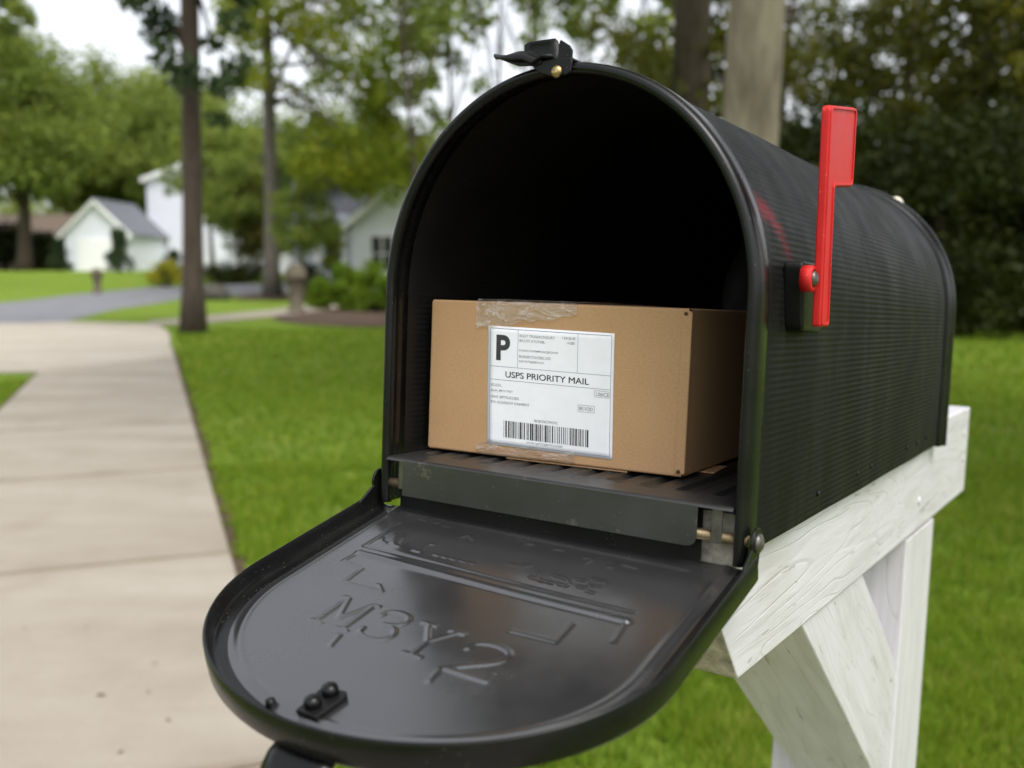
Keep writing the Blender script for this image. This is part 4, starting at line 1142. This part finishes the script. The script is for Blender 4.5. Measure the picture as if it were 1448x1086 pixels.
# small olive tree in front of the right house
p = at(378, 390, 46)
rng = np.random.default_rng(18)
tree('ornamental_tree', 'small olive-green tree in front of the houses, behind the grey trunk', gpt(p[0], 46), ((0, 0, 4.0), 0.12, 0.06, 0.1), crown_clumps(rng, (0, 0, 3.1), 2.2, 1.7, 2.4, 60, 0.6, 0.15), 9500, 0.19, MAT['leaf_olive'], MAT['bark_dark'], 9, limbs=8, limb_from=0.2)
p = at(470, 390, 34)
tree('young_tree', 'thin young tree with light leaves before the porch of the right house', gpt(p[0], 34), ((0.1, 0, 2.6), 0.04, 0.02, 0.05), crown_clumps(rng, (0, 0, 2.0), 0.5, 0.5, 1.0, 16, 0.25, 0.1), 1500, 0.11, MAT['leaf_yellow'], MAT['bark_dark'], 10, limbs=6, limb_from=0.2)
p = at(440, 390, 42)
tree('spreading_tree', 'dark bluish-green tree partly hiding the roof of the right house', gpt(p[0], 42), ((0.2, 0, 5.5), 0.13, 0.06, 0.15), crown_clumps(rng, (0.4, 0, 5.2), 2.2, 1.6, 1.5, 34, 0.5, 0.2), 4200, 0.17, MAT['leaf_pine'], MAT['bark_dark'], 19, limbs=10, limb_from=0.3)

rng = np.random.default_rng(27)
gc_ = crown_clumps(rng, (0, 0, 5.6), 2.6, 2.2, 2.9, 60, 0.75, 0.2, 0.1)
gt = tree('garden_tree', 'x', (0, 0, 0), ((0.15, 0, 6), 0.14, 0.05, 0.15), gc_, 6500, 0.24, MAT['leaf_mid'], MAT['bark_dark'], 28, group='leafy garden trees among the houses', limbs=12, limb_from=0.3)
gl_ = [(302, 50, 0.95, 'just right of the tall brown trunk'), (350, 56, 1.05, 'left of the grey trunk'), (428, 47, 0.82, 'right of the grey trunk, before the porch roof'), (475, 54, 1.0, 'over the roof of the right house'), (338, 45, 0.72, 'low over the white walls between the two trunks'), (430, 33, 0.5, 'smallest, before the porch of the right house'), (545, 50, 1.0, 'nearest the mailbox, over the gable of the right house')]
for i, (px, Y, sc, w) in enumerate(gl_):
    X = at(px, 380, Y)[0]; lb = 'leafy green garden tree ' + w
    if i == 0: gt.location = gpt(X, Y); gt['label'] = lb; gt.scale = (sc, sc, sc)
    else: copy_tree(gt, gpt(X, Y), i * 1.1, sc, lb)

# far wood closing the horizon
rng = np.random.default_rng(20)
fc = []
for i in range(330):
    x = rng.uniform(-110, 110); h = rng.uniform(0, 9.5) if i % 3 else rng.uniform(0, 4)
    fc.append((x, 118 + rng.uniform(-5, 5), 0.5 + h, rng.uniform(1.6, 3.0)))
V, F, tint = leaf_cloud(rng, fc, 48000, 0.75)
tag(mk('distant_woods', V, F, MAT['leaf_mid'], None, False, tint), kind='stuff')

# shrubs
def shrub(name, label, px, base, Y, w, h, leaf, n, size, seed, group=None, cone=False):
    rng = np.random.default_rng(seed)
    p = at(px, base, Y); z0 = float(gz(p[0], Y))
    cl = []
    for _ in range(30):
        k = rng.uniform(0, 1)
        rr = w * 0.5 * ((1 - 0.75 * k ** 1.6) if cone else math.sqrt(max(0.05, 1 - (k * 1.0 - 0.25) ** 2)))
        a = rng.uniform(0, 2 * PI); q = math.sqrt(rng.uniform(0, 1)) * max(rr - 0.16 * w, 0.02)
        cl.append((q * math.cos(a), q * math.sin(a), 0.08 * h + k * h * 0.86, 0.17 * w * rng.uniform(0.8, 1.3)))
    root = empty(name, (p[0], Y, z0), None, label, 'shrub', group)
    mb = MB()
    for i in range(5):
        a = i * 1.26; c = cl[i]
        mb.tube([(0.05 * w * math.cos(a), 0.05 * w * math.sin(a), -0.05), (c[0] * 0.5, c[1] * 0.5, h * 0.3), (c[0], c[1], max(c[2], h * 0.4))], [0.03 * w, 0.02 * w, 0.008 * w], 6)
    mb.build('stem', MAT['bark_dark'], root, True)
    V, F, tint = leaf_cloud(rng, cl, n, size)
    mk('foliage', V, F, leaf, root, False, tint)
    return root
shrub('conical_shrub', 'neat dark conical shrub in front of the white cottage wall', 170, 381, 56, 2.15, 2.4, MAT['leaf_pine'], 5200, 0.13, 41, 'conical shrubs by the cottage', True)
shrub('conical_shrub', 'wider dark conical shrub left of the white cottage', 85, 378, 60, 1.9, 2.1, MAT['leaf_pine'], 5200, 0.15, 42, 'conical shrubs by the cottage', True)
shrub('flowering_shrub', 'low shrub covered in yellow flowers right of the cottage', 236, 400, 42, 1.9, 1.0, MAT['flower'], 3200, 0.10, 43)
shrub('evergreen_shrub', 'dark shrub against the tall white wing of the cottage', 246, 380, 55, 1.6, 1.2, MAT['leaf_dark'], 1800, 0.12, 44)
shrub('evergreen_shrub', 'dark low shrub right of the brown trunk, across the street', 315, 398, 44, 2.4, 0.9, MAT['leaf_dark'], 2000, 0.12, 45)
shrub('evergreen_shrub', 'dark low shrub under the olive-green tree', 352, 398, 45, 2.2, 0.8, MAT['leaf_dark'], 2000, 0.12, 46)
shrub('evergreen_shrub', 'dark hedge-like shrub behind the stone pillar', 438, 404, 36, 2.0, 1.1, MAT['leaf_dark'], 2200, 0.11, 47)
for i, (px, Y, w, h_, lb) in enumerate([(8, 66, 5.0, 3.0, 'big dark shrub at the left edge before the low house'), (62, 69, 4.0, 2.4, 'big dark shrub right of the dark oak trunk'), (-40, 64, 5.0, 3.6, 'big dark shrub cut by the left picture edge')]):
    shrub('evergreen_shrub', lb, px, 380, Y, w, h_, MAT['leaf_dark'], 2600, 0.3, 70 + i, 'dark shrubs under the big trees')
for i, (px, Y, w, h_, lb) in enumerate([(455, 27.5, 1.0, 0.92, 'leftmost bright green shrub in the mulch bed'), (492, 26.6, 1.35, 1.25, 'rounded bright green shrub in the middle of the mulch bed'), (532, 25.8, 1.4, 1.4, 'taller bright green shrub beside the mailbox edge'), (580, 25.5, 1.5, 1.5, 'bright green shrub hidden partly behind the mailbox')]):
    shrub('rounded_shrub', lb, px, 440, Y, w, h_, MAT['leaf_hedge'], 6500, 0.08, 50 + i, 'green shrubs in the mulch bed')

# ------------------------------------------------------------------ garden pieces
def pillar(name, label, px, base, Y, sc):
    p = at(px, base, Y); z0 = float(gz(p[0], Y))
    root = empty(name, (p[0], Y, z0), None, label, 'pillar', 'weathered garden pillars')
    MB().lathe([(0.0, 0.0), (0.26*sc, 0.0), (0.26*sc, 0.10*sc), (0.19*sc, 0.16*sc), (0.20*sc, 0.6*sc), (0.25*sc, 0.85*sc), (0.27*sc, 0.92*sc), (0.0, 0.92*sc)], (0, 0, 0), (0, 0, 1), 14).build('shaft', MAT['stone'], root, True)
    MB().lathe([(0.0, 0.90*sc), (0.30*sc, 0.90*sc), (0.33*sc, 1.0*sc), (0.31*sc, 1.15*sc), (0.22*sc, 1.30*sc), (0.10*sc, 1.38*sc), (0.0, 1.40*sc)], (0, 0, 0), (0, 0, 1), 14).build('cap', MAT['stone'], root, True)
pillar('stone_pillar', 'tan weathered stone pillar at the edge of the mulch bed', 419, 441, 25.5, 0.93)
pillar('stone_pillar', 'small dark stone pillar on the lawn in front of the cottage', 138, 409, 38, 0.72)
def rock(label, px, base, Y, w, h_, seed):
    rng = np.random.default_rng(seed); p = at(px, base, Y)
    prof = [(0.0, -0.02), (0.5*w, 0.0), (0.52*w, 0.35*h_), (0.42*w, 0.75*h_), (0.2*w, 0.97*h_), (0.0, h_)]
    mb = MB(); mb.lathe(prof, (0, 0, 0), (0, 0, 1), 14)
    mb.v = [(x * (1 + rng.uniform(-.1, .1)), y * 0.8 * (1 + rng.uniform(-.1, .1)), z * (1 + rng.uniform(-.08, .08))) for x, y, z in mb.v]
    o = mb.build('garden_rock', MAT['rock'], None, True); o.location = gpt(p[0], Y); tag(o, label, 'rock')
rock('dark rounded rock on the grass right of the brown trunk', 307, 424, 34, 0.85, 0.55, 61)

# ------------------------------------------------------------------ houses
def gable_house(name, label, x0, x1, y0, y1, zb_, he, hp, wall, roof, ridge='y', oh=0.25):
    """walls with two gables and a pitched roof; ridge along y or x"""
    root = empty(name, ((x0 + x1) / 2, (y0 + y1) / 2, zb_), None, label, 'house')
    cx, cy = (x0 + x1) / 2, (y0 + y1) / 2
    hw, hd = (x1 - x0) / 2, (y1 - y0) / 2
    return root, hw, hd
def add_walls(root, hw, hd, he, hp, wall, ridge, off=(0, 0)):
    mb = MB(); ox, oy = off
    if ridge == 'y': mb.prism([(ox - hw, -0.4), (ox + hw, -0.4), (ox + hw, he), (ox, hp), (ox - hw, he)], 'y', oy - hd, oy + hd)
    else: mb.prism([(oy - hd, -0.4), (oy + hd, -0.4), (oy + hd, he), (oy, hp), (oy - hd, he)], 'x', ox - hw, ox + hw)
    return mb.build('wall', wall, root)
def add_roof(root, hw, hd, he, hp, roof, ridge, off=(0, 0), oh=0.3, th=0.14):
    mb = MB(); ox, oy = off
    a = hw if ridge == 'y' else hd; b = hd if ridge == 'y' else hw
    sl_ = (hp - he) / a
    for sgn in (-1, 1):
        c = ox if ridge == 'y' else oy; o2 = oy if ridge == 'y' else ox
        poly = [(c, hp + 0.02), (c + sgn * (a + oh), he - sl_ * oh + 0.02), (c + sgn * (a + oh), he - sl_ * oh + 0.02 + th), (c, hp + 0.02 + th)]
        mb.prism(poly, 'y' if ridge == 'y' else 'x', o2 - b - oh, o2 + b + oh)
    o = mb.build('roof', roof, root)
    for sgn in (-1, 1):
        c = ox if ridge == 'y' else oy; o2 = oy if ridge == 'y' else ox
        poly = [(c, hp - 0.16), (c + sgn * (a + oh), he - sl_ * oh - 0.16), (c + sgn * (a + oh), he - sl_ * oh + 0.10), (c, hp + 0.10)]
        for e in (-1, 1):
            fa = MB(); fa.prism(poly, 'y' if ridge == 'y' else 'x', o2 + e * (b + oh + 0.003), o2 + e * (b + oh + 0.05)); fa.build('fascia', MAT['trim'], o)
    return o
def window(root, x, y, z, w, h_, facing='-y'):
    fr = MB(); t = 0.09
    for (a0, a1, b0, b1) in ((x-w/2-t, x+w/2+t, z-t, z), (x-w/2-t, x+w/2+t, z+h_, z+h_+t), (x-w/2-t, x-w/2, z, z+h_), (x+w/2, x+w/2+t, z, z+h_), (x-0.025, x+0.025, z, z+h_), (x-w/2, x-0.026, z+h_/2-0.02, z+h_/2+0.02), (x+0.026, x+w/2, z+h_/2-0.02, z+h_/2+0.02)):
        fr.box((a0, y - 0.06, b0), (a1, y - 0.003, b1))
    f = fr.build('window', MAT['trim'], root)
    MB().box((x - w/2, y - 0.03, z), (x + w/2, y - 0.004, z + h_)).build('pane', MAT['glass'], f)
    return f

# white cottage across the street: garage gable, taller wing behind
zb0 = float(gz(0, 60))
cot = empty('cottage', (-25.4, 63, zb0), None, 'white cottage with a gabled garage and a taller wing across the street', 'house')
add_walls(cot, 1.97, 3.0, 2.35, 4.25, MAT['siding'], 'y'); add_roof(cot, 1.97, 3.0, 2.35, 4.25, MAT['shingle'], 'y')
gd = MB()
for k in range(4): gd.box((-1.25, -3.06, 0.0 + k * 0.5), (1.25, -3.004, 0.47 + k * 0.5))
gd.build('garage_door', MAT['trim'], cot, bevel=0.02)
add_walls(cot, 2.7, 3.4, 6.1, 7.1, MAT['siding'], 'y', (3.55, 6.6)); add_roof(cot, 2.7, 3.4, 6.1, 7.1, MAT['shingle_pale'], 'y', (3.55, 6.6))
window(cot, 4.7, 3.2, 3.6, 0.8, 1.1)

# grey-roofed house behind the trees in the middle
mid = empty('grey_house', (-11.6, 58, float(gz(0, 58))), None, 'white house with bluish roof half hidden behind the trees', 'house')
add_walls(mid, 4.2, 4.0, 3.0, 6.3, MAT['siding'], 'x'); add_roof(mid, 4.2, 4.0, 3.0, 6.3, MAT['shingle_pale'], 'x')
for xx in (-2.9, -1.0, 1.2, 3.0): window(mid, xx, -4.0, 0.9, 0.9, 1.4)
# low brown-roofed house at far left
low = empty('ranch_house', (-37.5, 74, 0.9), None, 'low beige house with brown roof at the far left under the trees', 'house')
add_walls(low, 6.5, 3.5, 2.2, 4.0, MAT['siding_beige'], 'x'); add_roof(low, 6.5, 3.5, 2.2, 4.0, MAT['shingle_brown'], 'x')
for xx in (-4, -1.2, 2.2, 4.6): window(low, xx, -3.5, 0.8, 1.0, 1.1)

# right house: gabled wing toward the street and a porch range behind it
yr = 37.0; zr = float(gz(0, yr))
xl = at(497, 330, yr)[0]
rh = empty('gabled_house', (xl + 4.2, yr + 4, zr), None, 'white gabled house with porch columns just left of the mailbox', 'house')
hE = at(497, 312, yr)[2] - zr; hP = hE + (at(590, 236, yr)[2] - at(500, 308, yr)[2]) / (at(590, 0, yr)[0] - at(500, 0, yr)[0]) * 4.2
add_walls(rh, 4.2, 4.0, hE, hP, MAT['siding'], 'y'); add_roof(rh, 4.2, 4.0, hE, hP, MAT['shingle'], 'y', oh=0.35)
window(rh, -4.2 + 1.15, -4.0, 0.9, 0.8, 1.3)
add_walls(rh, 1.5, 2.4, 3.1, 4.9, MAT['siding'], 'x', (-5.6, 1.6)); add_roof(rh, 1.5, 2.4, 3.1, 4.9, MAT['shingle'], 'x', (-5.6, 1.6))
pr = MB(); pr.prism([(-2.7, 2.75), (-0.82, 3.05), (-0.82, 3.2), (-2.7, 2.9)], 'x', -7.1, -4.6); pr.build('porch_roof', MAT['shingle_pale'], rh)
for xx in (-6.9, -5.8, -4.75):
    MB().box((xx - 0.11, -2.6, -0.2), (xx + 0.11, -2.38, 2.76)).build('porch_column', MAT['trim'], rh, bevel=0.01)
window(rh, -5.4, -0.8, 0.9, 0.9, 1.4)

# ------------------------------------------------------------------ grass blades and litter
rng = np.random.default_rng(99)
def in_lawn(x, y):
    q = np.stack([x - e0[0], y - e0[1]], 1); w = q @ nrm; t = q @ dirv
    on_walk = (w > -0.035 - 0.03 * np.sin(t * 9 + 2 * np.sin(t * 4.3)) * np.sin(t * 23)) & (w < 1.53) & (t < 13)
    on_apr = ((y > 10.5) & (w > -0.03)) | ((t > 12.6) & (w > -0.12))
    return ~(on_walk | on_apr)
VV, TT = [], []
for (d0, d1, n, hgt, wid) in ((1.75, 3.2, 90000, 0.055, 0.005), (3.2, 6.0, 130000, 0.055, 0.007), (6.0, 11.0, 90000, 0.055, 0.013), (11.0, 19.0, 70000, 0.06, 0.026)):
    y = np.sqrt(rng.uniform(d0 ** 2, d1 ** 2, n)); x = rng.uniform(-0.60, 0.66, n) * y
    k = in_lawn(x, y); x, y = x[k], y[k]; m = len(x)
    # clumpy density
    cl_ = np.sin(x * 7.3 + 1.3 * np.sin(y * 5.1)) * np.sin(y * 6.7 + 1.7 * np.sin(x * 4.3))
    pt_ = np.sin(x * 3.7 + 2 * np.sin(y * 2.9 + x)) * np.sin(y * 4.1 + 1.5 * np.sin(x * 3.3)) * (0.65 + 0.5 * np.sin(x * 9.1 + 4 * np.sin(y * 7.7)))
    c2 = np.sin(x * 43 + 2.1 * np.sin(y * 31)) * np.sin(y * 39 + 1.9 * np.sin(x * 27)); c3 = np.sin(x * 21 + 3 * np.sin(y * 13)) * np.sin(y * 17 + 2 * np.sin(x * 19))
    k = rng.uniform(0, 1, m) < np.clip(0.66 + 0.25 * c2 + 0.2 * c3 + 0.3 * cl_ - 0.22 * (pt_ > 0.62), 0.1, 1); x, y, cl_, pt_, c2, c3 = x[k], y[k], cl_[k], pt_[k], c2[k], c3[k]; m = len(x)
    a = rng.uniform(0, 2 * PI, m); L = hgt * rng.uniform(0.5, 1.3, m) * (1 + 0.35 * c2); b = rng.uniform(0, 2 * PI, m); lean = rng.uniform(0.15, 0.9, m)
    bx_, by_ = np.cos(a) * wid / 2, np.sin(a) * wid / 2
    z = np.zeros(m)
    p0 = np.stack([x - bx_, y - by_, z - 0.005], 1); p1 = np.stack([x + bx_, y + by_, z - 0.005], 1)
    p2 = np.stack([x + np.cos(b) * L * lean, y + np.sin(b) * L * lean, L * np.sqrt(np.maximum(1 - lean ** 2 * 0.8, 0.1))], 1)
    VV.append(np.stack([p0, p1, p2], 1).reshape(-1, 3))
    TT.append(np.clip(0.43 + 0.10 * cl_ + 0.08 * pt_ + 0.13 * c2 + 0.10 * c3 + rng.normal(0, 0.17, m) + (rng.uniform(0, 1, m) < 0.06 + 0.32 * (pt_ > 0.55)) * 0.45, 0, 1))
VV = np.concatenate(VV); TT = np.concatenate(TT)
tag(mk('grass', VV, np.arange(len(VV)).reshape(-1, 3), MAT['grass'], None, False, TT), kind='stuff')

# dry leaves lying on the sidewalk
lv = None
lp_ = [(143, 985), (210, 980), (219, 940), (238, 1020), (171, 1065), (122, 888), (56, 700), (36, 890), (322, 905), (352, 1010)]
pos_words = ['darkest dry leaf, curled, in the middle of the nearest slab', 'small pale dry leaf right of the darkest leaf', 'small tan dry leaf above the pair on the nearest slab', 'tan dry leaf lowest on the right of the slab', 'tan dry leaf at the bottom edge of the picture',
             'faint dry leaf near the top of the nearest slab', 'lone dry leaf on the second slab', 'faint dry leaf at the left side of the nearest slab', 'dry leaf near the sidewalk edge left of the open door', 'dry leaf by the soil edge under the open door']
for i, (px, py) in enumerate(lp_):
    x, y = G(px, py)
    if lv is None:
        V = [(-0.02, 0, 0.002), (-0.008, 0.009, 0.006), (0.008, 0.008, 0.005), (0.022, 0, 0.003), (0.008, -0.008, 0.006), (-0.008, -0.009, 0.004), (0, 0, 0.0015)]
        lv = mk('fallen_leaf', V, [(0, 6, 1), (1, 6, 2), (2, 6, 3), (3, 6, 4), (4, 6, 5), (5, 6, 0)], MAT['dead_leaf']); o = lv
    else:
        o = lv.copy(); COL.objects.link(o)
    k = 1 - y / 1e9
    o.location = (x * 0.968, y * 0.968, 0.0425); o.rotation_euler = (0, 0, i * 1.9); sc = (0.75, 0.5, 0.45, 0.5, 0.5, 0.4, 0.6, 0.4, 0.45, 0.5)[i]
    o.scale = (sc, sc, sc)
    tag(o, pos_words[i], 'leaf', 'dry leaves on the sidewalk')

# ------------------------------------------------------------------ light
world = bpy.data.worlds.new('World'); S.world = world; world.use_nodes = True
nt = world.node_tree; bg = nt.nodes['Background']
sky = nt.nodes.new('ShaderNodeTexSky'); sky.sky_type = 'NISHITA'; sky.sun_disc = False
SUN_EL, SUN_AZ = R(60), R(146)       # azimuth measured clockwise from +Y
sky.sun_elevation = SUN_EL; sky.sun_rotation = SUN_AZ
sky.air_density = 1.0; sky.dust_density = 4.0; sky.ozone_density = 1.0
hs = nt.nodes.new('ShaderNodeHueSaturation'); hs.inputs['Saturation'].default_value = 0.22; hs.inputs['Value'].default_value = 1.0
nt.links.new(sky.outputs[0], hs.inputs['Color']); nt.links.new(hs.outputs[0], bg.inputs['Color'])
bg.inputs['Strength'].default_value = 0.15
sd = bpy.data.lights.new('sun', 'SUN'); sd.energy = 0.6; sd.angle = R(25); sd.color = (1.0, 0.95, 0.87)
so = bpy.data.objects.new('sun', sd); COL.objects.link(so)
dv = Vector((math.sin(SUN_AZ) * math.cos(SUN_EL), math.cos(SUN_AZ) * math.cos(SUN_EL), math.sin(SUN_EL)))
so.rotation_euler = dv.to_track_quat('Z', 'Y').to_euler()
so.location = (0, 0, 30)

S.view_settings.view_transform = 'Standard'; S.view_settings.look = 'None'; S.view_settings.gamma = 1.0
S.view_settings.use_curve_mapping = False
S.view_settings.exposure = 1.2
S.render.engine = 'CYCLES'
S.cycles.use_denoising = True
S.cycles.max_bounces = 6; S.cycles.transparent_max_bounces = 12
S.cycles.sample_clamp_indirect = 6
